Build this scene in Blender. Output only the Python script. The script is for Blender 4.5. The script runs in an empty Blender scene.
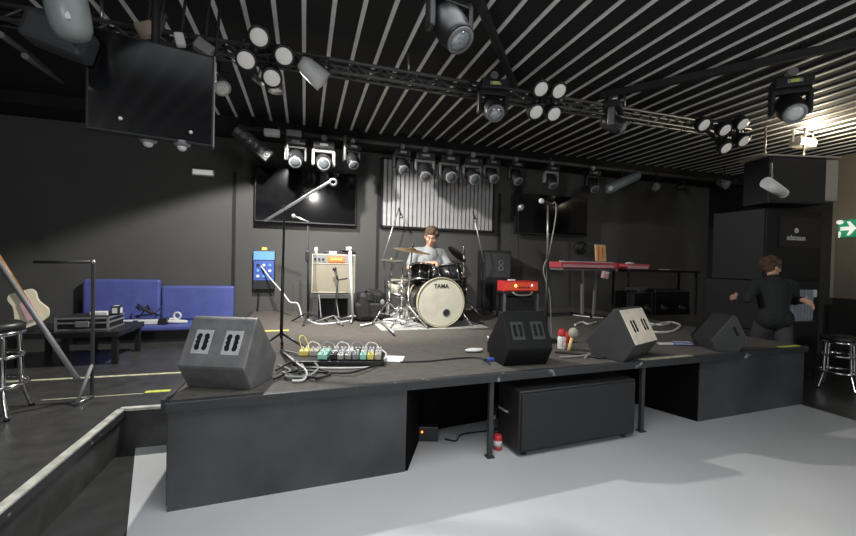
import bpy, bmesh, math, random
from mathutils import Vector as V, Matrix, Euler
random.seed(7)
R = math.radians
SC = bpy.context.scene
COL = SC.collection

# ------------------------------------------------------------------ camera
TH, PH, RO, FPX, CH = R(17.2), math.atan(6/400.0), R(1.3), 400.0, 1.45
fw = V((math.sin(TH)*math.cos(PH), math.cos(TH)*math.cos(PH), -math.sin(PH)))
r0 = V((math.cos(TH), -math.sin(TH), 0)); u0 = r0.cross(fw)
cr = r0*math.cos(RO)+u0*math.sin(RO); cu = u0*math.cos(RO)-r0*math.sin(RO)
cam = bpy.data.objects.new('camera', bpy.data.cameras.new('camera'))
COL.objects.link(cam)
m3 = Matrix((cr, cu, -fw)).transposed()
cam.matrix_world = Matrix.Translation((0, 0, CH)) @ m3.to_4x4()
cam.data.sensor_width = 36; cam.data.lens = 36*FPX/856; cam.data.clip_start = .02
SC.camera = cam

def at(x, y, Z=None, Y=None, X=None):
    """world point on a real plane (height Z, depth Y or side X) seen at photo position x, y"""
    d = fw + cr*((x-428)/FPX) - cu*((y-268)/FPX)
    if Z is not None: t = (Z-CH)/d.z
    elif Y is not None: t = Y/d.y
    else: t = X/d.x
    return V((0, 0, CH)) + d*t

# ------------------------------------------------------------------ materials
_M = {}
def M(name, col=(.5, .5, .5), rough=.6, metal=0., noise=.0, scale=8., emit=0., bump=0., spec=.5, ecol=None, bscale=None):
    if name in _M: return _M[name]
    m = bpy.data.materials.new(name); m.use_nodes = True
    nt = m.node_tree; b = nt.nodes['Principled BSDF']
    b.inputs['Base Color'].default_value = (*col, 1)
    b.inputs['Roughness'].default_value = rough
    b.inputs['Metallic'].default_value = metal
    b.inputs['Specular IOR Level'].default_value = spec
    tc = nt.nodes.new('ShaderNodeTexCoord')
    nz = nt.nodes.new('ShaderNodeTexNoise'); nz.inputs['Scale'].default_value = scale; nz.inputs['Detail'].default_value = 5
    nt.links.new(tc.outputs['Object'], nz.inputs['Vector'])
    a = noise if noise else .08
    rp = nt.nodes.new('ShaderNodeValToRGB')
    rp.color_ramp.elements[0].position = .3; rp.color_ramp.elements[1].position = .72
    rp.color_ramp.elements[0].color = (*[c*(1-a) for c in col], 1)
    rp.color_ramp.elements[1].color = (*[min(1, c*(1+a)) for c in col], 1)
    nt.links.new(nz.outputs['Fac'], rp.inputs['Fac'])
    nt.links.new(rp.outputs['Color'], b.inputs['Base Color'])
    if bump:
        n2 = nt.nodes.new('ShaderNodeTexNoise'); n2.inputs['Scale'].default_value = bscale or scale*6
        nt.links.new(tc.outputs['Object'], n2.inputs['Vector'])
        bp = nt.nodes.new('ShaderNodeBump'); bp.inputs['Strength'].default_value = bump; bp.inputs['Distance'].default_value = .01
        nt.links.new(n2.outputs['Fac'], bp.inputs['Height']); nt.links.new(bp.outputs['Normal'], b.inputs['Normal'])
    if emit:
        b.inputs['Emission Color'].default_value = (*(ecol or col), 1); b.inputs['Emission Strength'].default_value = emit
    _M[name] = m
    return m
BLK = M('black_matte', (.012, .012, .013), .65)
BLKP = M('black_plastic', (.018, .018, .019), .4)
WEDGE = M('wedge_paint', (.15, .15, .148), .45, noise=.25, bump=.2)
WEDGEL = M('wedge_worn_paint', (.78, .70, .56), .6, noise=.15)  # pale tone paints in the strong light on a wedge's back panel
PORT = M('port_plate', (.42, .42, .42), .5)
CLOTHB = M('black_cloth', (.005, .005, .005), 1.0, spec=.05)
DLENS = M('dark_lens', (.1, .11, .12), .12)
VOID = M('void_black', (.002, .002, .002), .9)
WALL = M('wall_paint', (.082, .0815, .077), .8, noise=.06, scale=2, bump=.1)
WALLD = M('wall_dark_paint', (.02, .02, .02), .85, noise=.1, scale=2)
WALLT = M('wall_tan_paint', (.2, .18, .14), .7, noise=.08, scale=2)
CEIL = M('ceiling_black', (.009, .009, .009), .8)
SLAT = M('slat_white', (.85, .85, .83), .5)
CARPET = M('stage_carpet', (.100, .090, .078), .9, noise=.18, scale=14, bump=.5, bscale=260)
FACE = M('stage_black_panel', (.055, .058, .062), .4, noise=.28, scale=3, bump=.15)
TRIM = M('stage_trim', (.035, .036, .038), .45, noise=.3, scale=14)
FLOORW = M('dance_floor_grey', (.49, .50, .505), .32, noise=.05, scale=1.5)
FLOORD = M('floor_dark', (.03, .03, .03), .38, noise=.3, scale=5, bump=.1)
PLAT = M('platform_lino', (.05, .05, .048), .36, noise=.3, scale=9, bump=.12)
NOSE = M('nosing_metal', (.55, .55, .48), .45, .1, noise=.3, scale=14)
_r = [n for n in TRIM.node_tree.nodes if n.type == 'VALTORGB'][0]
_r.color_ramp.elements[0].position = .66; _r.color_ramp.elements[1].position = .70
_r.color_ramp.elements[0].color = (.035, .036, .038, 1); _r.color_ramp.elements[1].color = (.3, .3, .3, 1)
_r = [n for n in FACE.node_tree.nodes if n.type == 'VALTORGB'][0]
_e = _r.color_ramp.elements.new(.76); _e.color = (.075, .078, .082, 1); _e = _r.color_ramp.elements.new(.79); _e.color = (.16, .16, .16, 1)
GLOW = M('yellow_tape', (.62, .66, .1), .6, noise=.2, scale=20)
PALET = M('pale_tape', (.55, .55, .36), .6, noise=.3, scale=20)
CHROME = M('chrome', (.8, .8, .8), .14, 1)
STEEL = M('steel', (.45, .45, .45), .32, .9)
ALU = M('aluminium', (.6, .6, .58), .38, .8)
TRUSS = M('truss_grey', (.10, .10, .097), .5, .3, noise=.3, scale=12)
SCREEN = M('screen_glass', (.006, .006, .007), .1)
LENS = M('lens_glass', (.75, .75, .73), .2, noise=.15, scale=30)
LENSG = M('lens_grey', (.38, .42, .45), .15, .3, noise=.4, scale=40)
LAMPW = M('lamp_disc', (.6, .59, .55), .4, emit=.16, ecol=(1, .97, .9))
BLUE = M('blue_vinyl', (.10, .125, .38), .42, noise=.1, bump=.1)
CREAM = M('cream_cloth', (.28, .255, .195), .85, noise=.1, scale=60, bump=.3, bscale=400)
CREAMP = M('cream_piping', (.42, .40, .33), .6)
ORANGE = M('orange_plate', (.8, .2, .04), .5)
ORANGEL = M('orange_pale', (.85, .55, .25), .5)
RED = M('red_paint', (.62, .04, .04), .4)
REDL = M('red_lit_panel', (.6, .06, .03), .45, emit=.22, ecol=(1, .12, .05))
PINK = M('keyboard_red', (.62, .1, .12), .4)
PINKP = M('pale_pink', (.7, .42, .45), .5)
WHITE = M('white_plastic', (.75, .75, .73), .45)
PAPER = M('paper', (.85, .85, .83), .8)
GREY = M('grey_plastic', (.22, .22, .22), .5)
GRILLE = M('speaker_grille', (.035, .035, .036), .5, .3, bump=.8, bscale=320)
CORR = M('corrugated_metal', (.50, .50, .50), .5, .05, noise=.1)
RIBG = M('ribbed_grey', (.3, .34, .37), .5, noise=.1)
SKIN = M('skin', (.52, .3, .21), .55, noise=.08)
TEE = M('grey_tee', (.27, .29, .3), .85, noise=.12, bump=.3)
BTEE = M('black_top', (.016, .018, .018), .9, noise=.15)
JEAN = M('grey_trousers', (.05, .05, .055), .85, noise=.15)
HAIR = M('brown_hair', (.09, .05, .028), .6, noise=.4, scale=60, bump=.6)
CYMB = M('cymbal_bronze', (.42, .3, .13), .3, .9, noise=.25, scale=20)
HEADW = M('drum_head', (.66, .64, .52), .5)
HOOP = M('drum_hoop_wood', (.5, .45, .3), .4)
SHELL = M('drum_shell', (.02, .02, .022), .25)
RUG = M('drum_rug', (.42, .42, .4), .95, noise=.3, scale=25, bump=.4)
CABLE = M('cable_black', (.012, .012, .012), .5)
CABLEG = M('cable_grey', (.3, .3, .28), .5)
CABLEW = M('cable_white', (.7, .7, .68), .5)
SKYB = M('sky_blue_plastic', (.16, .4, .72), .5)
DBLUE = M('deep_blue_plastic', (.06, .12, .45), .45)
YEL = M('yellow_plastic', (.75, .62, .15), .5)
MINT = M('mint_pedal', (.3, .62, .5), .45)
GREENS = M('exit_green', (.02, .3, .15), .5, emit=.35, ecol=(.03, .4, .2))
EXITW = M('exit_white', (.9, .9, .85), .5, emit=.6)
WOOD = M('varnished_wood', (.35, .17, .05), .35, noise=.4, scale=20)
LED = M('led_red', (1, .15, .03), .4, emit=6)
LEDY = M('led_amber', (1, .6, .1), .4, emit=5)
LEDB = M('led_blue', (.5, .5, 1), .4, emit=5)
WARM = M('lamp_warm_glass', (1, .9, .7), .4, emit=7, ecol=(1, .85, .6))
DARKIN = M('ink_dark', (.02, .02, .02), .6)
YSTK = M('yellow_sticker', (.6, .65, .1), .6)
EYEW = M('eye_white', (.42, .36, .32), .4)
LIP = M('lips', (.4, .16, .13), .5)

# ------------------------------------------------------------------ mesh helpers
class MB:
    def __init__(s): s.bm = bmesh.new(); s.mats = []
    def mi(s, m):
        if m not in s.mats: s.mats.append(m)
        return s.mats.index(m)
    def _fin(s, verts, m, smooth=False, fs=None):
        i = s.mi(m)
        if fs is None:
            fs = {f for v in verts for f in v.link_faces}
        for f in fs:
            f.material_index = i; f.smooth = smooth
    def box(s, c, sz, m, rot=(0, 0, 0), bev=0.):
        mt = Matrix.Translation(c) @ Euler(rot).to_matrix().to_4x4() @ Matrix.Diagonal((*sz, 1))
        vs = bmesh.ops.create_cube(s.bm, size=1, matrix=mt)['verts']
        fs = {f for v in vs for f in v.link_faces}
        if bev:
            es = list({e for v in vs for e in v.link_edges})
            r = bmesh.ops.bevel(s.bm, geom=es, offset=bev, segments=2, affect='EDGES', profile=.5)
            fs = {f for f in fs if f.is_valid} | set(r['faces'])
        s._fin(vs, m, False, fs)
        return s
    def ringsurf(s, rings, m, closed=True, caps=(True, True), smooth=True):
        rv = [[s.bm.verts.new(p) for p in r] for r in rings]
        n = len(rings[0]); fs = []
        for a, b in zip(rv, rv[1:]):
            for k in range(n if closed else n-1):
                fs.append(s.bm.faces.new((a[k], a[(k+1) % n], b[(k+1) % n], b[k])))
        s._fin(None, m, smooth, fs)
        cf = []
        if closed and caps[0]: cf.append(s.bm.faces.new(list(reversed(rv[0]))))
        if closed and caps[1]: cf.append(s.bm.faces.new(rv[-1]))
        s._fin(None, m, False, cf)
        return s
    @staticmethod
    def basis(d):
        d = V(d).normalized(); a = V((0, 0, 1)) if abs(d.z) < .9 else V((1, 0, 0))
        x = d.cross(a).normalized(); return x, d.cross(x).normalized(), d
    def cyl(s, p0, p1, r0, m, r1=None, n=16, caps=(True, True)):
        p0, p1 = V(p0), V(p1); r1 = r0 if r1 is None else r1
        x, y, d = s.basis(p1-p0)
        rg = [[p+(x*math.cos(2*math.pi*k/n)+y*math.sin(2*math.pi*k/n))*r for k in range(n)] for p, r in ((p0, r0), (p1, r1))]
        return s.ringsurf(rg, m, caps=caps)
    def lathe(s, pts, m, p0=(0, 0, 0), d=(0, 0, 1), n=24, caps=(True, True)):
        """pts: (radius, height along d)"""
        x, y, d = s.basis(d); p0 = V(p0)
        rg = [[p0+d*h+(x*math.cos(2*math.pi*k/n)+y*math.sin(2*math.pi*k/n))*max(r, 1e-4) for k in range(n)] for r, h in pts]
        return s.ringsurf(rg, m, caps=caps)
    def tube(s, pts, r, m, n=8):
        pts = [V(p) for p in pts]; rg = []; px = None
        for i, p in enumerate(pts):
            d = (pts[min(i+1, len(pts)-1)]-pts[max(i-1, 0)])
            if d.length < 1e-6: d = V((0, 0, 1))
            d.normalize()
            if px is None: x, y, _ = s.basis(d)
            else:
                x = (px-d*px.dot(d))
                x = x.normalized() if x.length > 1e-5 else s.basis(d)[0]
                y = d.cross(x)
            px = x
            rg.append([p+(x*math.cos(2*math.pi*k/n)+y*math.sin(2*math.pi*k/n))*r for k in range(n)])
        return s.ringsurf(rg, m)
    def sph(s, c, r, m, rot=(0, 0, 0), n=16):
        r = (r, r, r) if not hasattr(r, '__len__') else r
        mt = Matrix.Translation(c) @ Euler(rot).to_matrix().to_4x4() @ Matrix.Diagonal((*r, 1))
        vs = bmesh.ops.create_uvsphere(s.bm, u_segments=n, v_segments=max(6, n*2//3), radius=1, matrix=mt)['verts']
        s._fin(vs, m, True); return s
    def prism(s, prof, x0, x1, m):
        """profile in (y, z), extruded along x"""
        a = [s.bm.verts.new((x0, y, z)) for y, z in prof]; b = [s.bm.verts.new((x1, y, z)) for y, z in prof]
        fs = [s.bm.faces.new(a), s.bm.faces.new(list(reversed(b)))]
        n = len(prof)
        for k in range(n): fs.append(s.bm.faces.new((a[k], b[k], b[(k+1) % n], a[(k+1) % n])))
        s._fin(None, m, False, fs); return s
    def slab(s, pts, z0, z1, m):
        """plan outline extruded in z"""
        a = [s.bm.verts.new((x, y, z0)) for x, y in pts]; b = [s.bm.verts.new((x, y, z1)) for x, y in pts]
        n = len(pts); fs = [s.bm.faces.new(list(reversed(a))), s.bm.faces.new(b)]
        for k in range(n): fs.append(s.bm.faces.new((a[k], a[(k+1) % n], b[(k+1) % n], b[k])))
        s._fin(None, m, False, fs); return s
    def torus(s, c, ax, Rr, r, m, n=28, k=8):
        x, y, d = s.basis(ax); c = V(c); rg = []
        for i in range(n+1):
            t = 2*math.pi*i/n; o = x*math.cos(t)+y*math.sin(t)
            rg.append([c+o*Rr+(o*math.cos(2*math.pi*j/k)+d*math.sin(2*math.pi*j/k))*r for j in range(k)])
        return s.ringsurf(rg, m, caps=(False, False))
    def build(s, name, parent=None):
        bmesh.ops.remove_doubles(s.bm, verts=s.bm.verts, dist=1e-5)
        bmesh.ops.recalc_face_normals(s.bm, faces=s.bm.faces)
        me = bpy.data.meshes.new(name); s.bm.to_mesh(me); s.bm.free()
        for m in s.mats: me.materials.append(m)
        o = bpy.data.objects.new(name, me); COL.objects.link(o)
        if parent: o.parent = parent
        return o

def tag(o, label, cat, group=None):
    o['label'] = label; o['category'] = cat
    if group: o['group'] = group
    return o
def thing(name, label, cat, loc=(0, 0, 0), rz=0., group=None, scale=1.):
    o = bpy.data.objects.new(name, None); COL.objects.link(o)
    o.location = loc; o.rotation_euler = (0, 0, rz); o.scale = (scale,)*3
    o.empty_display_size = .1
    return tag(o, label, cat, group)
def struct(o): o['kind'] = 'structure'; return o
def dup(root, loc, label, rz=None, scale=None):
    r = root.copy(); COL.objects.link(r); r.location = loc; r['label'] = label
    if rz is not None: r.rotation_euler = (0, 0, rz)
    if scale: r.scale = (scale,)*3
    def rec(src, dst):
        for ch in list(src.children):
            c = ch.copy(); COL.objects.link(c); c.parent = dst; rec(ch, c)
    rec(root, r)
    return r
def spline(pts, k=8):
    pts = [V(p) for p in pts]; P = [pts[0]]+pts+[pts[-1]]; out = []
    for i in range(1, len(P)-2):
        for j in range(k):
            t = j/k; a, b, c, d = P[i-1:i+3]
            out.append(.5*((2*b)+(c-a)*t+(2*a-5*b+4*c-d)*t*t+(3*b-a-3*c+d)*t**3))
    return out+[pts[-1]]
def text_mesh(name, body, size, mat, parent, loc, rot, depth=.0015, align='CENTER', bold=0.):
    cu_ = bpy.data.curves.new(name, 'FONT'); cu_.body = body; cu_.size = size; cu_.extrude = depth; cu_.offset = bold
    cu_.align_x = align; cu_.align_y = 'CENTER'
    t = bpy.data.objects.new(name+'_tmp', cu_); COL.objects.link(t)
    bpy.context.view_layer.update()
    me = bpy.data.meshes.new_from_object(t.evaluated_get(bpy.context.evaluated_depsgraph_get()))
    bpy.data.objects.remove(t)
    me.name = name; me.materials.clear(); me.materials.append(mat)
    o = bpy.data.objects.new(name, me); COL.objects.link(o); o.parent = parent
    o.location = loc; o.rotation_euler = rot
    return o

# ------------------------------------------------------------------ the room
SH = .63                                    # stage height
PZ = .30                                    # side platform height
SL, SR = (-.72, 2.55), (5.20, 2.90)         # stage front corners
def sfy(x): return SL[1]+(x-SL[0])*(SR[1]-SL[1])/(SR[0]-SL[0])
YB = 6.7
XR = 8.6
m = MB(); m.slab([(1.12, -4), (5.16, -4), (5.16, 4.2), (-1.19, 4.2), (-1.19, 3.5)], -.05, 0, FLOORW); struct(m.build('floor'))
m = MB(); m.slab([(5.16, -4), (XR, -4), (XR, YB), (5.16, YB)], -.05, 0, FLOORD)
m.slab([(-1.27, -4), (1.12, -4), (-1.19, 3.5), (-1.27, 3.5)], -.05, 0, FLOORD)
m.slab([(-1.19, 4.2), (5.16, 4.2), (5.16, YB), (-1.19, YB)], -.05, 0, FLOORD); struct(m.build('floor_dark_surround'))
# left platform with pale nosing
m = MB(); m.slab([(-4.5, -4), (-1.27, -4), (-1.27, 3.5), (-.79, 3.5), (-.79, YB), (-4.5, YB)], -.05, PZ, PLAT)
struct(m.build('floor_platform'))
m = MB()
m.box((-1.285, -.25, PZ-.004), (.05, 7.5, .018), NOSE); m.box((-1.045, 3.515, PZ-.004), (.5, .05, .018), NOSE)
m.box((-1.262, -.25, PZ-.03), (.012, 7.5, .05), TRIM)
struct(m.build('trim_1'))
m = MB(); m.box((-2.1, 4.48, PZ+.001), (2.7, .05, .004), PALET); struct(m.build('trim_2'))
m = MB(); m.box((-1.05, 3.90, PZ+.001), (.42, .055, .004), GLOW); m.box((-1.6, 3.86, PZ+.001), (.68, .012, .004), PALET); struct(m.build('trim_3'))
# walls
m = MB(); m.box((2.05, YB+.05, 1.75), (13.1, .1, 3.6), WALL); struct(m.build('wall_back'))
m = MB()
for x in (-1.03, 1.17, 3.43):
    m.box((x, YB-.008, 1.65), (.045, .016, 2.2), WALLD)
struct(m.build('trim_4'))
m = MB(); m.box((-4.55, 1.35, 1.75), (.1, 10.9, 3.6), WALLD); struct(m.build('wall_left'))
m = MB(); m.box((XR+.05, .2, 1.75), (.1, 8.6, 3.6), WALLT); m.box((XR+.05, 5.65, 1.75), (.1, 2.3, 3.6), WALLD); m.box((XR-.005, .2, .5), (.03, 8.6, 1.0), WALLD); struct(m.build('wall_right'))  # low dark band paints in where the lamp light fades out
m = MB(); m.box((2.05, -4.05, 1.75), (13.1, .1, 3.6), WALLD); struct(m.build('wall_front'))
# ceiling with white slats
m = MB(); m.box((2.05, 1.35, 3.45), (13.2, 10.9, .1), CEIL)
x = -.036-.2223*9
while x < 8.5:
    m.box((x, 1.1, 3.396), (.034, 10.0, .012), SLAT); x += .2223
struct(m.build('ceiling'))
m = MB(); m.box((2.05, 6.4, 3.33), (13.0, .6, .15), CEIL); struct(m.build('ceiling_bulkhead'))

# ------------------------------------------------------------------ stage
st = thing('stage', 'long low black stage across the room with a grey carpeted deck', 'stage', (0, 0, 0))
m = MB(); m.slab([SL, SR, (5.2, YB-.03), (-.74, YB-.03)], SH-.02, SH, CARPET); m.build('deck', st)
ang = math.atan2(SR[1]-SL[1], SR[0]-SL[0])
m = MB(); L = math.hypot(SR[0]-SL[0], SR[1]-SL[1]); cx, cy = (SL[0]+SR[0])/2, (SL[1]+SR[1])/2
m.box((cx, cy+.012, SH-.028), (L+.02, .05, .062), TRIM, (0, 0, ang), .006); m.box((-.745, 4.6, SH-.028), (.04, 4.0, .062), TRIM)
m.build('edge_trim', st)
def panel(name, a, b, z0, z1, mat, t=.018):
    mm = MB(); d = V((b[0]-a[0], b[1]-a[1], 0)); c = V(((a[0]+b[0])/2, (a[1]+b[1])/2, (z0+z1)/2))
    mm.box(c, (d.length, t, z1-z0), mat, (0, 0, math.atan2(d.y, d.x))); return mm.build(name, st)
panel('front_panel', (SL[0], sfy(SL[0])+.03), (.69, sfy(.69)+.03), 0, SH-.05, FACE)
panel('front_panel', (3.58, sfy(3.58)+.03), (5.2, sfy(5.2)+.03), 0, SH-.05, FACE)
panel('side_panel', (-.735, 2.64), (-.735, 6.6), 0, SH-.05, FACE)
panel('side_panel', (5.19, 2.96), (5.19, 6.6), 0, SH-.05, FACE)
panel('inner_panel', (.70, sfy(.69)+.03), (.98, 3.25), 0, SH-.03, CLOTHB)
panel('inner_panel', (3.58, sfy(3.58)+.03), (3.3, 3.6), 0, SH-.03, CLOTHB)
panel('back_panel', (.98, 3.25), (3.3, 3.6), 0, SH-.03, CLOTHB)
for x in (1.35, 2.86):
    m = MB(); m.box((x, sfy(x)+.025, (SH-.03)/2), (.035, .035, SH-.03), STEEL if False else TRIM, bev=.003); m.box((x, sfy(x)+.025, .005), (.06, .06, .01), TRIM); m.build('post', st)
m = MB(); m.tube([(1.37, sfy(1.35)+.06, .04), (1.56, 3.0, .3)], .012, TRIM); m.build('brace', st)
e = MB(); e.box((4.98, sfy(4.98)+.05, SH+.003), (.32, .05, .005), GLOW, (0, 0, ang)); e.build('edge_tape', st)
e = MB(); e.box((3.15, sfy(3.15)+.03, SH+.003), (.62, .055, .005), PALET, (0, 0, ang)); e.build('edge_tape', st)
for px_, py_ in ((272, 331),):
    p = at(px_, py_, Z=SH); e = MB(); e.box((p.x, p.y, SH+.002), (.36, .07, .004), YEL, (0, 0, .05)); e.build('edge_tape', st)['label'] = 'worn yellow tape stripe across the deck'

# subwoofer below the stage
w = 1.12
a = at(518, 458, Z=0); b = at(634, 437, Z=0)
rz = math.atan2(b.y-a.y, b.x-a.x)
sub = thing('subwoofer', 'wide black subwoofer under the middle of the stage', 'loudspeaker', ((a.x+b.x)/2, (a.y+b.y)/2, 0), rz)
w = (b-a).length
m = MB(); m.box((0, .15, .265), (w, .3, .47), BLKP, bev=.012); m.build('cabinet', sub)
m = MB(); m.box((0, -.006, .265), (w-.03, .02, .44), GRILLE, bev=.015); m.build('grille', sub)
m = MB(); m.box((-w/2-.004, .2, .3), (.012, .16, .07), VOID, bev=.004); m.tube([(-w/2-.012, .13, .3), (-w/2-.022, .16, .3), (-w/2-.022, .24, .3), (-w/2-.012, .27, .3)], .01, GREY); m.build('handle', sub)
for sx in (-1, 1):
    for y in (.05, .25):
        m = MB(); m.cyl((sx*(w/2-.08), y, 0), (sx*(w/2-.08), y, .035), .025, BLK); m.build('foot', sub)
p = at(507, 452, Z=0)
t = thing('drink_can', 'small red and white can on the floor beside the subwoofer under the stage', 'can', (p.x-.05, p.y+.06, 0))
m = MB(); m.lathe([(.026, 0), (.033, .008), (.033, .1), (.027, .115)], RED); m.build('body', t)
m = MB(); m.cyl((0, 0, .03), (0, 0, .075), .0335, WHITE); m.build('label_band', t)
p = at(421, 437, Z=0)
t = thing('power_box', 'small black box with a glowing orange light under the stage', 'electrical box', (.99, 3.09, 0), -.3)
m = MB(); m.box((-.0, 0, .06), (.16, .08, .12), BLKP, bev=.006); m.build('case', t)
m = MB(); m.sph((-.05, -.043, .08), .008, LED); m.build('indicator_light', t)
m = MB(); m.tube(spline([(1.12, 3.05, .01), (1.2, 3.0, .008), (1.3, 3.1, .008), (1.6, 3.12, .008), (1.75, 3.2, .01)]), .007, CABLE); tag(m.build('floor_cable'), 'thin black cable on the grey floor under the stage', 'cable')

# ------------------------------------------------------------------ stage wedges
WEDGED = M('wedge_dark_paint', (.007, .007, .007), .6, spec=.25); DPLATE = M('dark_port_plate', (.04, .04, .04), .5); WEDGEM = M('wedge_mid_paint', (.04, .04, .04), .5)
def wedge(label, loc, rz, sc, face=WEDGE, w=.44, side=False):
    t = thing('stage_monitor', label, 'loudspeaker', loc, rz, 'wedge monitors along the stage front', sc)
    prof = [(.035, 0), (-.075, .17), (.085, .48), (.12, .49), (.40, .15), (.33, 0)]
    mm = MB(); mm.prism(prof, -w/2, w/2, WEDGED if face is WEDGED else (WEDGE if w > .46 and face is WEDGE else WEDGEM))
    bmesh.ops.bevel(mm.bm, geom=list(mm.bm.edges), offset=.006, segments=1, affect='EDGES')
    mm.build('cabinet', t)
    d = V((0, .16, .31)).normalized(); nrm = V((0, -.31, .16)).normalized()
    tilt = math.atan2(.16, .31)
    c0 = V((0, .005, .325))
    mm = MB(); mm.box(c0+nrm*.002, (w-.012, .006, .335), face, (-tilt, 0, 0), .002); mm.build('rear_panel', t)
    for sx in (-1, 1):
        c = c0+V((sx*w*.23, 0, 0))+nrm*.005
        q = MB(); q.box(c, (.125, .008, .17), PORT if face is WEDGE else (DPLATE if face is WEDGED else face), (-tilt, 0, 0), .003); pl = q.build('port_plate', t)
        for k in (-1, 1):
            q = MB()
            cc = c+V((k*.026, 0, 0))+nrm*.0045
            q.box(cc, (.027, .003, .085), VOID, (-tilt, 0, 0)); q.cyl(cc+d*.042-nrm*.0015, cc+d*.042+nrm*.0015, .0175, VOID); q.cyl(cc-d*.042-nrm*.0015, cc-d*.042+nrm*.0015, .0175, VOID)
            for j in (-1, 0, 1): q.cyl(cc+d*.03*j+V((k*.008, 0, 0))-nrm*.0014, cc+d*.03*j+V((k*.008, 0, 0))+nrm*.0018, .0125, VOID, n=12)
            q.build('port', pl)
    if side:
        q = MB(); q.box((-w/2-.002, .08, .28), (.006, .03, .13), VOID, (R(-28), 0, 0)); q.build('side_handle', t)
    # grille on the slanted front
    q = MB(); dd = V((0, .28, -.36)).normalized(); n2 = V((0, .36, .28)).normalized()
    c = V((0, .26, .31))+n2*.006; q.box(c, (w-.03, .43, .012), GRILLE, (-math.atan2(.36, .28), 0, 0)); q.build('grille', t)
    return t
a = at(188, 389, Z=SH); b = at(241, 391, Z=SH)
wedge('big black wedge speaker at the left front corner of the stage', ((a.x+b.x)/2+.012, (a.y+b.y)/2-.0, SH), R(-22), .9, w=.47)
a = at(496, 368, Z=SH); b = at(551, 365, Z=SH)
wedge('black wedge speaker in the middle of the stage edge before the vocal microphone', ((a.x+b.x)/2+.025, (a.y+b.y)/2+.0, SH), R(-2), .88, WEDGED)
p = at(640, 361, Z=SH)
wedge('wedge speaker with a pale worn back panel right of the middle', (p.x+.02, p.y+.04, SH), R(22), .93, WEDGEL, w=.48)
p = at(742, 352, Z=SH)
wedge('small dark wedge speaker near the right end of the stage', (p.x+.02, p.y+.14, SH), R(72), .74, side=True)

# ------------------------------------------------------------------ stands
def tripod(par, r, h, mat, leg_r=.012, n=3, z0=.0, a0=.3):
    for k in range(n):
        t_ = a0+2*math.pi*k/n; q = MB()
        q.tube([(0, 0, h), (math.cos(t_)*r, math.sin(t_)*r, z0+leg_r)], leg_r, mat)
        q.sph((math.cos(t_)*r, math.sin(t_)*r, z0+leg_r), leg_r*1.35, BLKP, n=8); q.build('leg', par)
def mic(par, p, d, ball=STEEL):
    p = V(p); d = V(d).normalized()
    q = MB(); q.lathe([(.011, 0), (.013, .06), (.019, .13)], BLKP, p, d, 12); b_ = q.build('microphone', par)
    q = MB(); q.sph(p+d*.155, .028, ball, n=12); q.build('mic_ball', b_)
def pole(par, p0, p1, r, mat, name='pole'):
    q = MB(); q.tube([p0, p1], r, mat); return q.build(name, par)

# left boom stand
b = at(281, 351, Z=SH)
t = thing('microphone_stand', 'tall black microphone stand with a pale slanted boom left of the stage middle', 'microphone stand', (b.x, b.y, SH))
Yp = b.y
pt = at(284.5, 208, Y=Yp)-b
pole(t, (0, 0, .12), (pt.x*.5, 0, .75), .014, BLKP); pole(t, (pt.x*.5, 0, .72), (pt.x, 0, pt.z), .010, BLK, 'pole_extension')
tripod(t, .30, .16, BLKP, a0=-.5)
q = MB(); q.cyl((pt.x, -.03, pt.z), (pt.x, .03, pt.z), .024, BLKP); q.build('clamp', t)
e0, e1 = at(265, 221.5, Y=Yp)-b, at(330, 182, Y=Yp)-b
pole(t, e0+V((0, -.03, 0)), e1+V((0, -.03, 0)), .0125, CABLEW, 'boom_arm')
q = MB(); q.torus(e1+V((.025, -.03, -.005)), (0, 1, 0), .028, .01, ALU, 18); q.build('mic_clip', t)
# straight vocal stand
b = at(546, 341, Z=SH)
t = thing('microphone_stand', 'straight vocal microphone stand with a silver ball mic behind the middle wedge', 'microphone stand', (b.x, b.y, SH))
top = at(548, 205, Y=b.y)-b
q = MB(); q.lathe([(.14, 0), (.14, .012), (.03, .03)], BLKP); q.build('base', t)
pole(t, (0, 0, .02), (top.x*.5, 0, .85), .014, BLKP); pole(t, (top.x*.5, 0, .8), (top.x, 0, top.z), .010, STEEL, 'pole_extension')
mic(t, (top.x+.05, 0, top.z+.01), (-1, -.2, .15), WHITE)
q = MB(); q.tube(spline([(top.x+.05, 0, top.z+.01), (top.x+.09, 0, top.z+.03), (top.x+.1, 0, top.z-.12), (top.x+.03, 0, top.z-.5), (top.x-.02, .02, top.z-.7), (.03, 0, .5), (.1, .02, .02), (.4, .2, .012)]), .006, CABLEG); q.build('mic_cable', t)
# two overhead stands by the drums
def overhead(label, base, ptop, cend, mend):
    t = thing('overhead_mic_stand', label, 'microphone stand', base, 0, 'overhead microphone stands')
    ptop, cend, mend = ptop-base, cend-base, mend-base
    pole(t, (0, 0, .1), ptop, .010, BLKP); tripod(t, .24, .14, BLKP, .009)
    pole(t, cend, mend, .010, ALU, 'boom_arm'); mic(t, mend, (.1, -.2, -.5)); return t
b = V((1.22, 6.1, SH))
overhead('thin overhead microphone stand left of the drum kit with a slanted boom', b, at(384, 262, Y=6.1), at(381, 264, Y=6.1), at(399, 208, Y=6.1))
b = V((3.0, 5.95, SH)); b.x = at(482, 300, Y=5.95).x
overhead('thin overhead microphone stand right of the drum kit with a raised boom', b, at(481, 258, Y=5.95), at(484, 262, Y=5.95), at(473, 212, Y=5.95))
b = at(517, 313, Z=SH); b.y = 6.15; b.x = at(519, 300, Y=6.15).x
t = thing('goose_neck_stand', 'slender stand with a pale ball top in front of the right television', 'microphone stand', (b.x, b.y, SH))
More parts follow.
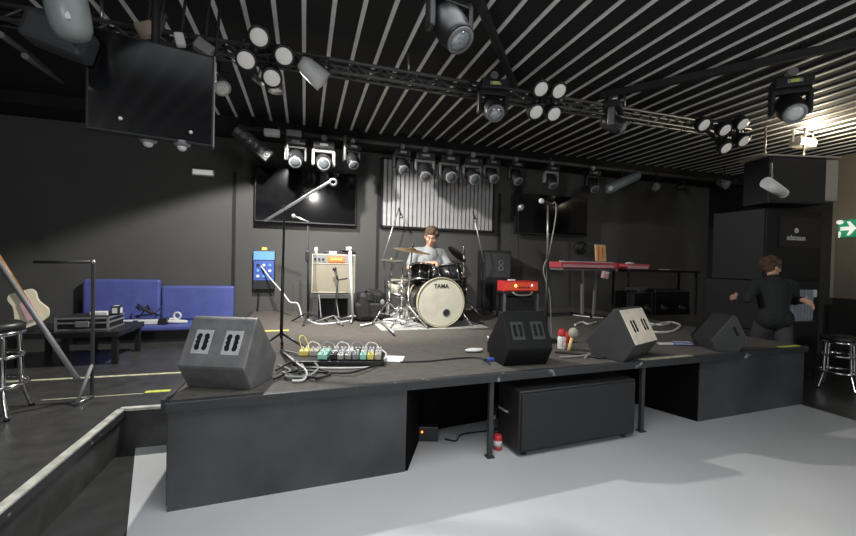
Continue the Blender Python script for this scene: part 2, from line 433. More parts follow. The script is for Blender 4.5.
tp = at(518, 211, Y=6.15)-V((b.x, b.y, SH)); pole(t, (0, 0, .05), tp, .008, BLK); tripod(t, .22, .12, BLKP, .008); q = MB(); q.sph(tp+V((.045, -.02, .06)), .06, LENSG); q.tube([tp, tp+V((.03, 0, .03))], .012, GREY); q.build('ball_head', t)

# ------------------------------------------------------------------ pedalboard, paper, cables at the stage front
c = at(341, 362, Z=SH)
t = thing('pedalboard', 'long black pedalboard of guitar pedals on the stage front', 'pedalboard', (c.x, c.y, SH), R(-13))
q = MB(); q.box((0, 0, .03), (.70, .26, .03), BLKP, (.06, 0, 0), .005); q.box((0, .08, .02), (.66, .04, .04), BLK); q.build('board', t)
cols = [YEL, CREAMP, MINT, STEEL, GREY, WHITE, BLKP, ALU, STEEL, GREY, MINT]
xs = [-.30, -.22, -.13]+[-.05+.058*i for i in range(7)]
for i, x in enumerate(xs):
    w_ = .075 if i < 3 else .05
    for row in ((.055,) if i < 2 else (.065, -.06)):
        q = MB(); q.box((x, row, .068), (w_, .095, .042), cols[(i+(3 if row < 0 else 0)) % 11] if i > 2 else cols[i], (.06, 0, 0), .006); pd = q.build('pedal', t)
        q = MB(); q.cyl((x, row-.03, .085), (x, row-.03, .1), .009, CHROME, n=10); q.build('footswitch', pd)
        for s in (-1, 1): q = MB(); q.cyl((x+s*w_*.27, row+.025, .085), (x+s*w_*.27, row+.025, .104), .008, WHITE, n=8); q.build('knob', pd)
for k in range(5):
    q = MB(); x0 = -.3+k*.12; q.tube(spline([(x0, .1, .09), (x0+.03, .14, .13), (x0+.09, .13, .12), (x0+.12, .09, .09)]), .005, CABLEG if k % 2 else CABLEW); q.build('patch_cable', t)
q = MB(); q.tube(spline([(-.33, .08, .09), (-.36, .12, .16), (-.34, .16, .18), (-.29, .12, .12), (-.27, .06, .09)]), .005, YEL); q.build('patch_cable', t)
q = MB(); q.tube(spline([(.3, .1, .09), (.36, 0, .06), (.28, -.15, .01), (.05, -.22, .01), (-.2, -.2, .008)]), .006, CABLEW); q.build('patch_cable', t)
c = at(391.5, 359, Z=SH)
q = MB(); q.box((0, 0, .002), (.2, .2, .003), PAPER, (0, 0, 0)); o = tag(q.build('paper_sheet'), 'white sheet of paper on the stage beside the pedalboard', 'paper'); o.location = (c.x, c.y, SH+.001); o.rotation_euler = (0, 0, R(-20))
# tangle of leads between the left wedge and the pedalboard
specs = [([(280, 350), (300, 356), (318, 368), (303, 378), (282, 372)], CABLEG), ([(276, 372), (290, 364), (304, 360), (300, 374), (318, 380)], CABLE),
         ([(274, 380), (296, 372), (322, 372), (352, 374), (378, 365)], CABLE), ([(278, 366), (290, 370), (286, 378), (306, 376), (300, 362)], CABLEG),
         ([(283, 352), (296, 364), (306, 372), (304, 380), (292, 381)], CABLEW), ([(284, 376), (310, 369), (330, 374), (316, 379)], CABLE)]
lab = ['grey lead looped beside the foot of the left microphone stand', 'black lead bent between left wedge and pedalboard', 'black lead running along the front of the pedalboard',
       'grey lead coiled next to the left wedge', 'pale lead curling forward from the left microphone stand', 'short black lead lying before the pedalboard']
for i, (pp, mt) in enumerate(specs):
    q = MB(); q.tube(spline([at(x, y, Z=SH+.012)+V((0, 0, .004*((i*7+j*3) % 4))) for j, (x, y) in enumerate(pp)]), .008, mt); tag(q.build('audio_cable'), lab[i], 'cable', 'leads on the stage front')
# around the middle wedge
c = at(474, 352, Z=SH)
q = MB(); q.sph((0, 0, .018), (.09, .045, .018), WHITE); q.box((.05, .0, .02), (.07, .05, .02), WHITE, (0, 0, .3), .008); o = tag(q.build('white_cloth'), 'crumpled white cloth on the stage left of the middle wedge', 'cloth'); o.location = (c.x, c.y, SH)
c = at(491, 361, Z=SH)
q = MB(); q.box((0, 0, .014), (.08, .035, .024), DBLUE, (0, 0, .1), .006); q.cyl((-.07, .0, .014), (-.04, 0, .014), .01, BLKP); o = tag(q.build('blue_connector'), 'small blue plug on the stage at the left foot of the middle wedge', 'plug'); o.location = (c.x, c.y, SH)
c = at(489, 352, Z=SH)
q = MB(); q.box((0, 0, .06), (.03, .03, .12), BLKP, bev=.004); q.box((.03, 0, .07), (.05, .03, .03), ALU, (0, .3, 0), .004); q.cyl((-.01, 0, .1), (-.01, 0, .15), .012, ALU); o = tag(q.build('clip_lamp'), 'small black and silver clamp standing beside the middle wedge', 'clamp'); o.location = (c.x, c.y, SH)
q = MB(); q.tube(spline([at(400, 362, Z=SH+.008), at(430, 361, Z=SH+.008), at(460, 358, Z=SH+.008), at(480, 358, Z=SH+.008), at(490, 364, Z=SH+.008)]), .006, CABLE); tag(q.build('audio_cable'), 'black lead stretching from the paper sheet to the middle wedge', 'cable', 'leads on the stage front')
c = at(561.5, 349, Z=SH)
t = thing('spray_bottle', 'white bottle with a red cap on the stage right of the middle wedge', 'bottle', (c.x, c.y, SH))
q = MB(); q.lathe([(.036, 0), (.04, .01), (.04, .11), (.03, .13)], WHITE); q.box((0, -.038, .06), (.04, .01, .05), RED, bev=.004); q.build('body', t)
q = MB(); q.lathe([(.034, .128), (.036, .14), (.034, .18), (.02, .195)], RED); q.build('cap', t)
c = at(570, 350.5, Z=SH)
t = thing('maraca', 'cream round headed maraca with an orange handle beside the red capped bottle', 'percussion', (c.x, c.y, SH))
q = MB(); q.sph((.035, 0, .165), (.05, .05, .055), CREAMP); q.build('head', t)
q = MB(); q.tube([(-.03, -.02, .004), (.02, 0, .13)], .016, ORANGEL); q.build('handle', t)
c = at(568, 343, Z=SH)
q = MB(); q.lathe([(.03, 0), (.035, .02), (.03, .09), (.012, .11)], RED); o = tag(q.build('red_cup'), 'small red pot behind the maraca', 'pot'); o.location = (c.x+.01, c.y+.03, SH)
c = at(609, 352, Z=SH)
t = thing('stage_box', 'small grey metal junction box before the pale backed wedge', 'electrical box', (c.x, c.y, SH), .2)
q = MB(); q.box((0, 0, .06), (.16, .1, .12), STEEL, bev=.008); q.build('case', t)
q = MB(); q.box((.055, -.055, .03), (.05, .03, .04), DBLUE, bev=.004); q.build('blue_plug', t)
for k in range(3):
    q = MB(); q.cyl((-.04+k*.03, -.05, .075), (-.04+k*.03, -.058, .075), .012, BLK); q.build('socket', t)
for pp, mt, lb in (([(555, 352), (580, 354), (600, 358), (612, 356)], CABLE, 'black lead from the bottle to the junction box'), ([(585, 358), (597, 346), (604, 344), (598, 352), (580, 356), (560, 357)], CABLEG, 'grey lead looping left of the junction box')):
    q = MB(); q.tube(spline([at(x, y, Z=SH+.012) for x, y in pp]), .009, mt); tag(q.build('audio_cable'), lb, 'cable', 'leads on the stage front')
c = at(669, 345, Z=SH)
q = MB(); q.box((-.08, 0, .012), (.16, .06, .02), WHITE, (0, 0, .1), .006); q.box((.1, .0, .018), (.2, .08, .03), DBLUE, (0, 0, -.05), .01); o = tag(q.build('folded_banner'), 'white and blue folded cloth on the stage right of the pale backed wedge', 'cloth'); o.location = (c.x+.05, c.y, SH); o.rotation_euler = (0, 0, R(-15))
for pp, lb in (([(573, 315), (590, 317), (604, 318)], 'pale rod on the deck below the red keyboard'), ([(650, 326), (668, 322), (680, 325), (672, 331), (655, 332), (648, 328)], 'white lead coiled before the black cases'), ([(645, 322), (660, 325), (672, 322)], 'short white lead behind the pale backed wedge'), ([(575, 325), (582, 322), (588, 324), (596, 322)], 'crumpled white lead left of the pale backed wedge')):
    q = MB(); q.tube(spline([at(x, y, Z=SH+.012) for x, y in pp]), .014, CABLEW if 'rod' not in lb else ALU); tag(q.build('white_cable' if 'rod' not in lb else 'metal_rod'), lb, 'cable' if 'rod' not in lb else 'rod')

# ------------------------------------------------------------------ guitar amplifier
a = at(312, 322, Z=SH); amp_y = 5.5
xl, xr = at(311, 290, Y=amp_y).x, at(355, 290, Y=amp_y).x
zb, zt = at(332, 294, Y=amp_y).z, at(332, 254, Y=amp_y).z
aw, ah = xr-xl, zt-zb
AMPST = M('amp_stand_grey', (.07, .07, .07), .5)
stn = thing('amp_stand', 'black trestle under the cream guitar amplifier', 'stand', ((xl+xr)/2, amp_y, SH), R(-6))
q = MB(); q.box((0, .14, zb-SH-.03), (aw+.02, .3, .06), AMPST, bev=.005); q.build('top', stn)
for sx in (-1, 1):
    for sy in (0, .26):
        q = MB(); q.box((sx*(aw/2-.06), .01+sy, (zb-SH-.06)/2), (.07 if not sy else .04, .03, zb-SH-.06), AMPST if not sy else BLK, bev=.004); q.build('leg', stn)
q = MB(); q.box((0, .27, .16), (aw*.8, .02, .3), BLK); q.build('back_board', stn)
amp = thing('guitar_amplifier', 'cream cloth guitar amplifier with an orange name plate at the back wall', 'amplifier', ((xl+xr)/2, amp_y, zb), R(-6))
q = MB(); q.box((0, .14, ah/2), (aw, .26, ah), CREAM, bev=.012); q.build('cabinet', amp)
q = MB(); q.box((0, .008, ah*.385), (aw-.06, .02, ah*.70), CREAM); q.build('speaker_cloth', amp)
q = MB(); ch = ah*.76
for z in (.02, ah*.76, ah-.012): q.box((0, .004, z), (aw-.02, .02, .016), CREAMP, bev=.004)
for s in (-1, 1): q.box((s*(aw/2-.012), .004, ah/2), (.016, .02, ah-.02), CREAMP, bev=.004)
q.build('piping', amp)
q = MB(); q.box((0, .006, ah*.875), (aw-.05, .02, ah*.18), GREY); cp = q.build('control_panel', amp)
q = MB(); q.box((.03, -.006, ah*.87), (.22, .012, ah*.15), ORANGE, bev=.012); npl = q.build('name_plate', amp)
q = MB()
for k, (dx, hh) in enumerate(((-.06, .03), (-.03, .022), (0, .026), (.03, .022), (.06, .028))): q.box((.03+dx, -.013, ah*.87), (.018, .004, hh), ORANGEL)
q.build('lettering', npl)
for k in range(3):
    q = MB(); q.cyl((-.24+.05*k, -.004, ah*.87), (-.24+.05*k, -.02, ah*.87), .014, BLKP, n=12); q.build('knob', cp)
q = MB(); q.tube(spline([(-.12, .12, ah), (-.1, .12, ah+.03), (.1, .12, ah+.03), (.12, .12, ah)]), .012, BLKP); q.build('handle', amp)
# things on the amp
q = MB(); q.lathe([(.022, 0), (.022, .08), (.01, .09)], WHITE); o = tag(q.build('white_bottle'), 'small white bottle on the left end of the cream amplifier', 'bottle'); o.location = ((xl+.06), amp_y+.14, zt)
q = MB(); q.box((0, 0, .02), (.1, .07, .036), WHITE, bev=.006); o = tag(q.build('tuner'), 'small white box on top of the cream amplifier', 'box'); o.location = ((xl+xr)/2-.01, amp_y+.09, zt)
q = MB(); q.tube(spline([(-.12, 0, .02), (-.02, .02, .06), (.1, .0, .05), (.16, 0, .02), (.1, .03, .02), (0, .03, .03)]), .018, CABLE); o = tag(q.build('coiled_cable'), 'black cable coiled on the right of the cream amplifier', 'cable'); o.location = (xr-.16, amp_y+.12, zt)
# mic on a short stand before the amp
bx = at(333, 320, Z=SH); my = amp_y-.22
b = V((at(334, 300, Y=my).x, my, SH))
t = thing('amp_mic_stand', 'short black microphone stand in front of the cream amplifier', 'microphone stand', b)
tp = at(338, 280, Y=my)-b; pole(t, (0, 0, .05), tp, .011, BLK); tripod(t, .26, .10, GREY, .010, a0=.9)
q = MB(); q.tube([tp, tp+V((.12, .0, .02))], .009, BLK); q.build('boom_arm', t); mic(t, tp, (-.25, .35, .85), BLKP)
# white boom stand at the amp's right edge
b = V((at(353, 310, Y=amp_y-.1).x, amp_y-.1, SH))
t = thing('short_boom_stand', 'white stand leaning over the right edge of the cream amplifier', 'microphone stand', b)
tp = at(350, 249, Y=amp_y-.1)-b; pole(t, (0, 0, .06), tp, .02, CABLEW); tripod(t, .22, .08, ALU, .010); q = MB(); q.tube([tp+V((-.05, 0, 0)), tp+V((.02, 0, .005))], .026, CABLEW); q.build('mic_clip', t)
# slim dark stand left of the amp
b = V((at(308, 310, Y=5.35).x, 5.35, SH))
t = thing('slim_mic_stand', 'slim dark microphone stand left of the cream amplifier', 'microphone stand', b)
tp = at(308, 226, Y=5.35)-b; pole(t, (0, 0, .06), tp, .011, BLK); tripod(t, .26, .14, BLK, .01)
e0 = at(296, 217, Y=5.35)-b; e1 = at(309, 222, Y=5.35)-b; pole(t, e1, e0, .012, ALU, 'boom_arm'); q = MB(); q.sph(e0+V((-.03, 0, .01)), .03, ALU); q.build('mic_ball', t)
q = MB(); q.box((tp.x, -.01, .86), (.05, .04, .14), BLKP, bev=.01); q.build('clamp', t)
q = MB(); q.tube(spline([at(308, 320, Z=SH+.01), at(318, 324, Z=SH+.01), at(335, 323, Z=SH+.01), at(352, 320, Z=SH+.01), at(358, 316, Z=SH+.01)]), .012, CABLEW); tag(q.build('white_cable'), 'white cable curving along the deck below the cream amplifier', 'cable')
for i, (x0, x1) in enumerate(((319, 321), (336, 339))):
    q = MB(); q.tube(spline([at(x0, 295, Y=amp_y-.06), at(x0+1, 305, Y=amp_y-.08), at(x1, 318, Y=amp_y-.1)]), .008, CABLEG); tag(q.build('hanging_lead'), ['grey lead hanging from the left of the cream amplifier', 'grey lead hanging below the middle of the cream amplifier'][i], 'cable')
# dark wall vent behind
p = at(301, 298, Y=YB-.04); q = MB(); q.box(p, (.24, .05, .5), WALL, bev=.01); tag(q.build('wall_socket_box'), 'grey metal box low on the back wall beside the slim stand', 'wall box')
# black bag
c = at(367, 321, Z=SH)
t = thing('gear_bag', 'slumped black bag between the cream amplifier and the drums', 'bag', (c.x+.05, c.y+.02, SH))
q = MB(); random.seed(3)
q.box((0, 0, .2), (.38, .26, .4), BLK, (0, .06, 0), .07); q.box((.03, -.05, .33), (.26, .2, .2), BLK, (.1, .2, 0), .06); q.box((-.14, .0, .14), (.16, .24, .26), BLK, (0, -.2, .1), .05)
q.build('body', t); q = MB(); q.box((.06, -.15, .16), (.2, .06, .2), BLKP, (.05, 0, 0), .025); q.build('pocket', t); q = MB(); q.sph((.13, -.17, .27), (.03, .015, .04), GREY); q.build('badge', t)
q = MB(); q.tube(spline([(-.1, -.08, .38), (-.06, -.13, .42), (.04, -.15, .3), (.0, -.14, .08)]), .016, BLKP); q.build('strap', t)

# blue wall box
a, b = at(254, 250, Y=YB), at(275, 289, Y=YB)
wb = thing('wall_patch_box', 'blue patch box mounted on the back wall left of the cream amplifier', 'electrical box', ((a.x+b.x)/2, YB, b.z))
bw, bh = b.x-a.x, a.z-b.z
q = MB(); q.box((0, -.05, bh/2), (bw, .1, bh), BLKP, bev=.006); q.build('case', wb)
q = MB(); q.box((0, -.104, bh*.86), (bw*.96, .02, bh*.22), SKYB, bev=.004); q.build('lid', wb)
q = MB(); q.box((0, -.102, bh*.48), (bw*.92, .012, bh*.5), DBLUE, bev=.003); pn = q.build('socket_panel', wb)
for i in range(3):
    for j in range(3):
        q = MB(); q.cyl(((i-1)*bw*.27, -.108, bh*(.34+.14*j)), ((i-1)*bw*.27, -.122, bh*(.34+.14*j)), .022, [WHITE, SKYB, BLK][(i+j) % 3], n=12); q.build('socket', pn)
q = MB(); q.box((-.0, -.06, bh+.02), (.08, .06, .045), YEL, bev=.01); q.build('yellow_cap', wb)
q = MB(); q.tube(spline([at(261, 266, Y=YB-.13), at(270, 278, Y=YB-.25), at(283, 293, Y=YB-.5), at(290, 302, Y=YB-.7), at(298, 304, Y=YB-.75), at(302, 318, Y=YB-.8)]), .011, CABLEW); tag(q.build('patch_lead'), 'white cable drooping from the blue wall box', 'cable')
q = MB(); q.tube(spline([at(259, 289, Y=YB-.05), at(258, 305, Y=YB-.06), at(256, 318, Y=YB-.05)]), .012, CABLE); tag(q.build('wall_cable'), 'dark cable running down the wall below the blue box', 'cable')

# wall screens
def wall_tv(label, a, b, y, rz=0., name='television', d=.06):
    c = ((a.x+b.x)/2, y, b.z); w_, h_ = b.x-a.x, a.z-b.z
    t = thing(name, label, 'television', c, rz)
    q = MB(); q.box((0, 0, h_/2), (w_, d, h_), BLKP, bev=.006); q.build('frame', t)
    q = MB(); q.box((0, -d/2-.001, h_/2+.004), (w_-.03, .004, h_-.04), SCREEN); q.build('screen', t)
    q = MB(); q.box((0, d/2+.04, h_/2), (w_*.3, .09, h_*.4), BLK); q.build('mount', t)
    return t
a, b = at(255, 165, Y=6.55), at(356, 226, Y=6.55)
wall_tv('wide black television on the back wall above the cream amplifier', a, b, 6.58)
a, b = at(516, 192, Y=6.55), at(587, 237, Y=6.55)
wall_tv('black television on the dark back wall right of the ribbed panel', a, b, 6.58)
# corrugated panel
a, b = at(383, 172, Y=6.66), at(491, 231, Y=6.66)
cp = thing('corrugated_panel', 'pale ribbed metal panel on the back wall behind the drummer', 'wall panel', ((a.x+b.x)/2, 6.66, b.z))
w_, h_ = b.x-a.x, a.z-b.z+.2
q = MB(); n = 27; pts = []
for k in range(n):
    x0 = -w_/2+w_*k/n; s = w_/n
    pts += [(x0, 0), (x0+s*.05, -.07), (x0+s*.74, -.07), (x0+s*.79, 0)]
pts.append((w_/2, 0))
q.ringsurf([[V((x, y, z)) for x, y in pts] for z in (0, h_)], CORR, closed=False, smooth=False); q.build('ribbed_sheet', cp)
q = MB()
for z in (-.015, h_+.015): q.box((0, -.02, z), (w_+.08, .06, .035), BLK)
for s in (-1, 1): q.box((s*(w_/2+.02), -.02, h_/2), (.035, .06, h_+.05), BLK)
q.build('frame', cp)
# little white sign
a, b = at(192, 168.5, Y=6.66), at(214, 176.5, Y=6.66)
t = thing('emergency_light', 'small white emergency light on the dark back wall at left', 'emergency light', ((a.x+b.x)/2, 6.70, b.z))
q = MB(); q.box((0, -.03, (a.z-b.z)/2), (b.x-a.x, .06, a.z-b.z), WHITE, bev=.008); q.build('wall_mount', t)
q = MB(); q.box((0, -.064, (a.z-b.z)/2), ((b.x-a.x)*.88, .008, (a.z-b.z)*.7), M('lit_diffuser', (.8, .8, .78), .6, emit=.35), bev=.002); q.build('diffuser', t)

# ------------------------------------------------------------------ drum kit
kb = at(440.5, 328.5, Z=SH); KX, KY = kb.x, kb.y
q = MB(); q.slab([(KX-.75, KY-.06), (KX+.62, KY-.06), (KX+.62, KY+1.5), (KX-.75, KY+1.5)], SH, SH+.008, RUG); tag(q.build('drum_rug'), 'light grey rug under the drum kit', 'rug')
rz0 = SH+.008
def drum(name, label, c, axis, r, depth, head=HEADW, shell=SHELL, lugs=8, hoop=CHROME, group=None):
    t = thing(name, label, 'drum', c, 0, 'drums of the kit'); ax = V(axis).normalized(); x, y, d = MB.basis(ax)
    q = MB(); q.lathe([(r, -depth/2), (r, depth/2)], shell, (0, 0, 0), ax, 32, (True, True)); q.build('shell', t)
    for s in (-1, 1):
        q = MB(); q.lathe([(r-.004, 0), (r-.004, .004)], head if s > 0 else DARKIN, ax*(s*(depth/2+.001))-ax*(.0 if s > 0 else .004), ax, 32); hd = q.build('drum_head', t)
        q = MB(); hw = .018 if hoop is CHROME else .035
        q.lathe([(r+.002, -hw/2), (r+.016, -hw/2), (r+.016, hw/2), (r+.002, hw/2), (r+.002, -hw/2)], hoop, ax*(s*depth/2), ax, 32, (False, False)); q.build('hoop', t)
    for k in range(lugs):
        a_ = 2*math.pi*(k+.5)/lugs; o_ = (x*math.cos(a_)+y*math.sin(a_))*(r+.012)
        q = MB(); q.cyl(o_-ax*depth*.5, o_+ax*depth*.5, .005, CHROME, n=6); q.cyl(o_-ax*depth*.2, o_+ax*depth*.2, .014, CHROME, n=8); q.build('lug', t)
    return t, ax
KR = .297
kick, ax = drum('bass_drum', 'big bass drum with a cream front head at the middle of the kit', (KX, KY+.22, rz0+KR+.018), (0, -1, 0), KR, .42, hoop=HOOP, lugs=10)
text_mesh('lettering', 'TAMA', .07, DARKIN, kick, (.0, -.2185, .2), (R(90), 0, 0), bold=.0015)
q = MB(); q.cyl((.075, -.2145, -.13), (.075, -.2175, -.13), .046, DARKIN); q.torus((.075, -.217, -.13), (0, 1, 0), .046, .006, GREY, 20); q.build('port_hole', kick)
for s in (-1, 1):
    q = MB(); q.tube([(s*.3, -.05, -.08), (s*.45, -.16, -KR-.012)], .012, CHROME); q.build('spur', kick)
z = lambda px_, py_, y: at(px_, py_, Y=y)
y1 = KY+.30
drum('rack_tom', 'black rack tom on the left above the bass drum', z(421, 274, y1), (.1, .3, 1), .145, .2)
drum('rack_tom', 'black rack tom with chrome lugs on the right above the bass drum', z(449, 275, y1), (-.08, .3, 1), .16, .21)
c = z(401, 287, KY+.78); 
sn, _ = drum('snare_drum', 'pale metal snare drum at the left of the bass drum', c, (.05, -.12, 1), .17, .16, shell=M('snare_shell', (.5, .48, .4), .4))
q = MB(); q.tube([(0, 0, -.09), (0, 0, rz0-c.z+.12)], .014, CHROME); 
for k in range(3):
    a_ = 2*math.pi*k/3+.4; q.tube([(0, 0, rz0-c.z+.2), (math.cos(a_)*.22, math.sin(a_)*.22, rz0-c.z+.01)], .010, CHROME); q.tube([(0, 0, -.16), (math.cos(a_)*.18, math.sin(a_)*.18, -.09)], .009, CHROME)
q.build('snare_stand', sn)
c = V((KX+.42, KY+.75, rz0+.42))
ft, _ = drum('floor_tom', 'black floor tom behind the right of the bass drum', c, (0, 0, 1), .2, .38)
for k in range(3):
    a_ = 2*math.pi*k/3+.9; q = MB(); q.tube([(math.cos(a_)*.22, math.sin(a_)*.22, .1), (math.cos(a_)*.23, math.sin(a_)*.23, -.41)], .009, CHROME); q.build('leg', ft)
# tom holder
q = MB(); q.tube([(KX-.02, KY+.25, rz0+2*KR+.03), (KX-.02, KY+.25, rz0+2*KR+.2)], .016, CHROME)
for s in (-1, 1): q.tube([(KX-.02, KY+.25, rz0+2*KR+.16), (KX-.02+s*.09, KY+.28, rz0+2*KR+.13)], .012, CHROME)
tag(q.build('tom_holder'), 'chrome tom holder on top of the bass drum', 'drum hardware')
def cymbal_stand(name, label, base, ctop, r, tilt=(0, 0, 1), mat=CYMB, two=False, arm=None):
    t = thing(name, label, 'cymbal', base, 0, 'cymbals of the kit'); c = ctop-base; ax = V(tilt).normalized()
    top = arm-base if arm else c
    q = MB(); q.tube([(0, 0, .1), (top.x*.5, top.y*.5, top.z*.55)], .016, CHROME); q.build('lower_pole', t)
    q = MB(); q.tube([(top.x*.5, top.y*.5, top.z*.53), top], .010, CHROME); q.build('upper_pole', t)
    if arm:
        q = MB(); q.tube([top, c], .009, CHROME); q.sph(top, .025, CHROME, n=10); q.build('boom_arm', t)
    for k in range(3):
        a_ = 2*math.pi*k/3-.5; q = MB(); q.tube([(0, 0, .28), (math.cos(a_)*.27, math.sin(a_)*.27, .014)], .011, CHROME); q.tube([(0, 0, .1), (math.cos(a_)*.15, math.sin(a_)*.15, .14)], .007, CHROME); q.sph((math.cos(a_)*.27, math.sin(a_)*.27, .014), .014, BLKP, n=8); q.build('leg', t)
    for dz in ((0, .03) if two else (0,)):
        s = -1 if (two and not dz) else 1
        q = MB(); q.lathe([(r, -.02*s), (r*.6, -.006*s), (r*.22, .004*s), (r*.2, .012*s), (r*.1, .024*s), (.006, .026*s)], mat, c+ax*dz, ax, 32, (False, True)); q.build('cymbal_plate', t)
    q = MB(); q.cyl(c+ax*.02, c+ax*.07, .012, BLKP, n=10); q.build('wing_nut', t)
    return t
B = lambda px_, y: V((at(px_, 300, Y=y).x, y, rz0))
cymbal_stand('crash_cymbal', 'bronze crash cymbal on a tall chrome stand at the left of the kit', B(407, KY+.1), z(412, 249.5, KY+.12), .24, (.12, -.14, 1))
cymbal_stand('hi_hat', 'pair of hi-hat cymbals at the far left of the kit', B(388, KY+.55), z(392, 262, KY+.55), .165, (0, -.1, 1), M('hi_hat_brass', (.5, .48, .42), .3, .9), True)
cymbal_stand('ride_cymbal', 'dark cymbal at the right of the drummer on a chrome boom stand', B(464, KY+.85), z(458, 253, KY+.86), .17, (.5, -.6, .8), M('dark_cymbal', (.035, .033, .03), .3, .8), arm=z(464, 247, KY+.85))
# kick pedal and throne
t = thing('drum_throne', 'black round drum throne under the drummer', 'stool', (at(427, 300, Y=KY+1.02).x, KY+1.06, rz0))
q = MB(); q.lathe([(.15, .34), (.17, .36), (.17, .40), (.14, .42)], BLKP); q.build('seat', t); pole(t, (0, 0, .12), (0, 0, .35), .015, CHROME); tripod(t, .22, .2, CHROME, .011)
TX, TY = t.location.x, t.location.y
# stand clutter at left of the kit
for i, (x0, y0, y) in enumerate(((402, 268, KY+.46),)):
    b = B(x0, y); t = thing('percussion_stand', ['chrome stand rod with clamps before the snare drum'][i], 'drum hardware', b)
    tp = z(x0, y0, y)-b; pole(t, (0, 0, .02), tp, .015, CHROME)
    for k in range(4):
        q = MB(); q.sph((0, -.01, tp.z*(.25+.2*k)), .034, CHROME, n=10); q.box((.04, 0, tp.z*(.25+.2*k)), (.07, .02, .025), CHROME); q.build('clamp', t)
    tripod(t, .2, .22, CHROME, .010)
# pale bar and legs lying before the kit
for i, pp in enumerate(([(360, 326), (382, 321), (396, 324)], [(372, 315), (384, 324), (394, 333)], [(383, 320), (395, 319), (408, 323)])):
    q = MB(); q.tube([at(x, y, Z=SH+.02+.02*i) for x, y in pp], .013, ALU); tag(q.build('stand_leg'), ['silver stand leg lying left of the drum rug', 'silver stand leg pointing to the front beside the drum rug', 'short silver rod on the drum rug at left'][i], 'drum hardware')
t = MB(); t.sph((0, 0, .06), (.07, .05, .05), CHROME); t.box((0, 0, .012), (.16, .1, .02), ALU, bev=.004); o = tag(t.build('foot_pedal'), 'shiny foot pedal left of the drum rug', 'drum hardware'); p = at(386, 318, Z=SH); o.location = (p.x, p.y, SH)

# ------------------------------------------------------------------ people
def capsule(mm, p0, p1, r0, r1, n=14):
    p0, p1 = V(p0), V(p1); d = p1-p0; L_ = d.length; x, y, dn = MB.basis(d); prof = []
    for k in range(5): a_ = -math.pi/2+math.pi/2*k/5; prof.append((r0*math.cos(a_), r0*math.sin(a_)))
    for k in range(6): a_ = math.pi/2*k/5; prof.append((r1*math.cos(a_), L_+r1*math.sin(a_)))
    mm.lathe(prof, SKIN, p0, dn, n)
def organic(name, prims, mat, parent, vox=.008, smooth=5):
    mm = MB()
    for p in prims:
        if p[0] == 'c': capsule(mm, *p[1:])
        else: mm.sph(p[1], p[2], SKIN, p[3] if len(p) > 3 else (0, 0, 0))
    o = mm.build(name+'_raw')
    md = o.modifiers.new('r', 'REMESH'); md.mode = 'VOXEL'; md.voxel_size = vox; md.use_smooth_shade = True
    sm = o.modifiers.new('s', 'SMOOTH'); sm.iterations = smooth; sm.factor = .5
    bpy.context.view_layer.update()
    me = bpy.data.meshes.new_from_object(o.evaluated_get(bpy.context.evaluated_depsgraph_get()))
    bpy.data.objects.remove(o); me.name = name; me.materials.clear(); me.materials.append(mat)
    for f in me.polygons: f.use_smooth = True; f.material_index = 0
    ob = bpy.data.objects.new(name, me); COL.objects.link(ob); ob.parent = parent
    return ob
def head_prims(c, rot):
    Rm = Euler(rot).to_matrix(); c = V(c); P = lambda x, y, z_: c+Rm @ V((x, y, z_))
    pr = [('s', P(0, .012, .03), (.076, .095, .088), rot), ('s', P(0, -.02, -.03), (.062, .072, .08), rot), ('s', P(0, -.045, -.085), (.036, .034, .03), rot),
          ('c', P(0, -.085, .012), P(0, -.108, -.028), .009, .014), ('s', P(0, -.088, .03), (.05, .014, .012), rot),
          ('s', P(0, -.088, -.058), (.026, .014, .012), rot), ('s', P(.045, -.065, -.02), (.022, .02, .02), rot), ('s', P(-.045, -.065, -.02), (.022, .02, .02), rot)]
    for s in (-1, 1): pr.append(('s', P(s*.078, .015, -.01), (.012, .022, .034), rot))
    return pr, P
def face_parts(par, P, rot):
    for s in (-1, 1):
        q = MB(); q.sph(P(s*.03, -.087, .006), (.0105, .009, .0055), EYEW, rot, 12); q.sph(P(s*.03, -.0935, .005), .0052, DARKIN, n=10); q.build('eye', par)
        q = MB(); q.sph(P(s*.031, -.097, .034), (.02, .006, .005), HAIR, rot, 10); q.build('eyebrow', par)
    q = MB(); q.sph(P(0, -.1, -.058), (.022, .006, .006), LIP, rot, 12); q.build('mouth', par)
def hand_prims(w_, d, nrm, thumb, curl=.9):
    """w_ wrist, d hand direction, nrm palm normal (fingers curl towards it), thumb side direction"""
    w_, d, nrm, th = V(w_), V(d).normalized(), V(nrm).normalized(), V(thumb).normalized()
    pr = [('c', w_, w_+d*.03, .024, .026)]
    for k in range(4):
        off = th*(.027-.018*k); kn = w_+d*(.085-.004*abs(k-1))+off
        pr.append(('c', w_+d*.02+off*.7, kn, .014, .0115))
        p = kn; dd = d; ln = [.042, .047, .043, .034][k]
        for j in range(3):
            a_ = curl*(.55+.25*j); dd = (dd*math.cos(a_)+nrm*math.sin(a_)*1).normalized() if j == 0 else (dd*math.cos(a_*.8)+(nrm-dd*nrm.dot(dd)).normalized()*math.sin(a_*.8)).normalized()
            q_ = p+dd*ln*[1, .65, .5][j]; pr.append(('c', p, q_, .0095-.001*j, .0085-.001*j)); p = q_
    t0 = w_+d*.025+th*.022; t1 = t0+(d*.5+th*.8+nrm*.3).normalized()*.045; t2 = t1+(d*.8+th*.1+nrm*.6).normalized()*.035
    pr += [('c', t0, t1, .014, .011), ('c', t1, t2, .0105, .009)]
    return pr
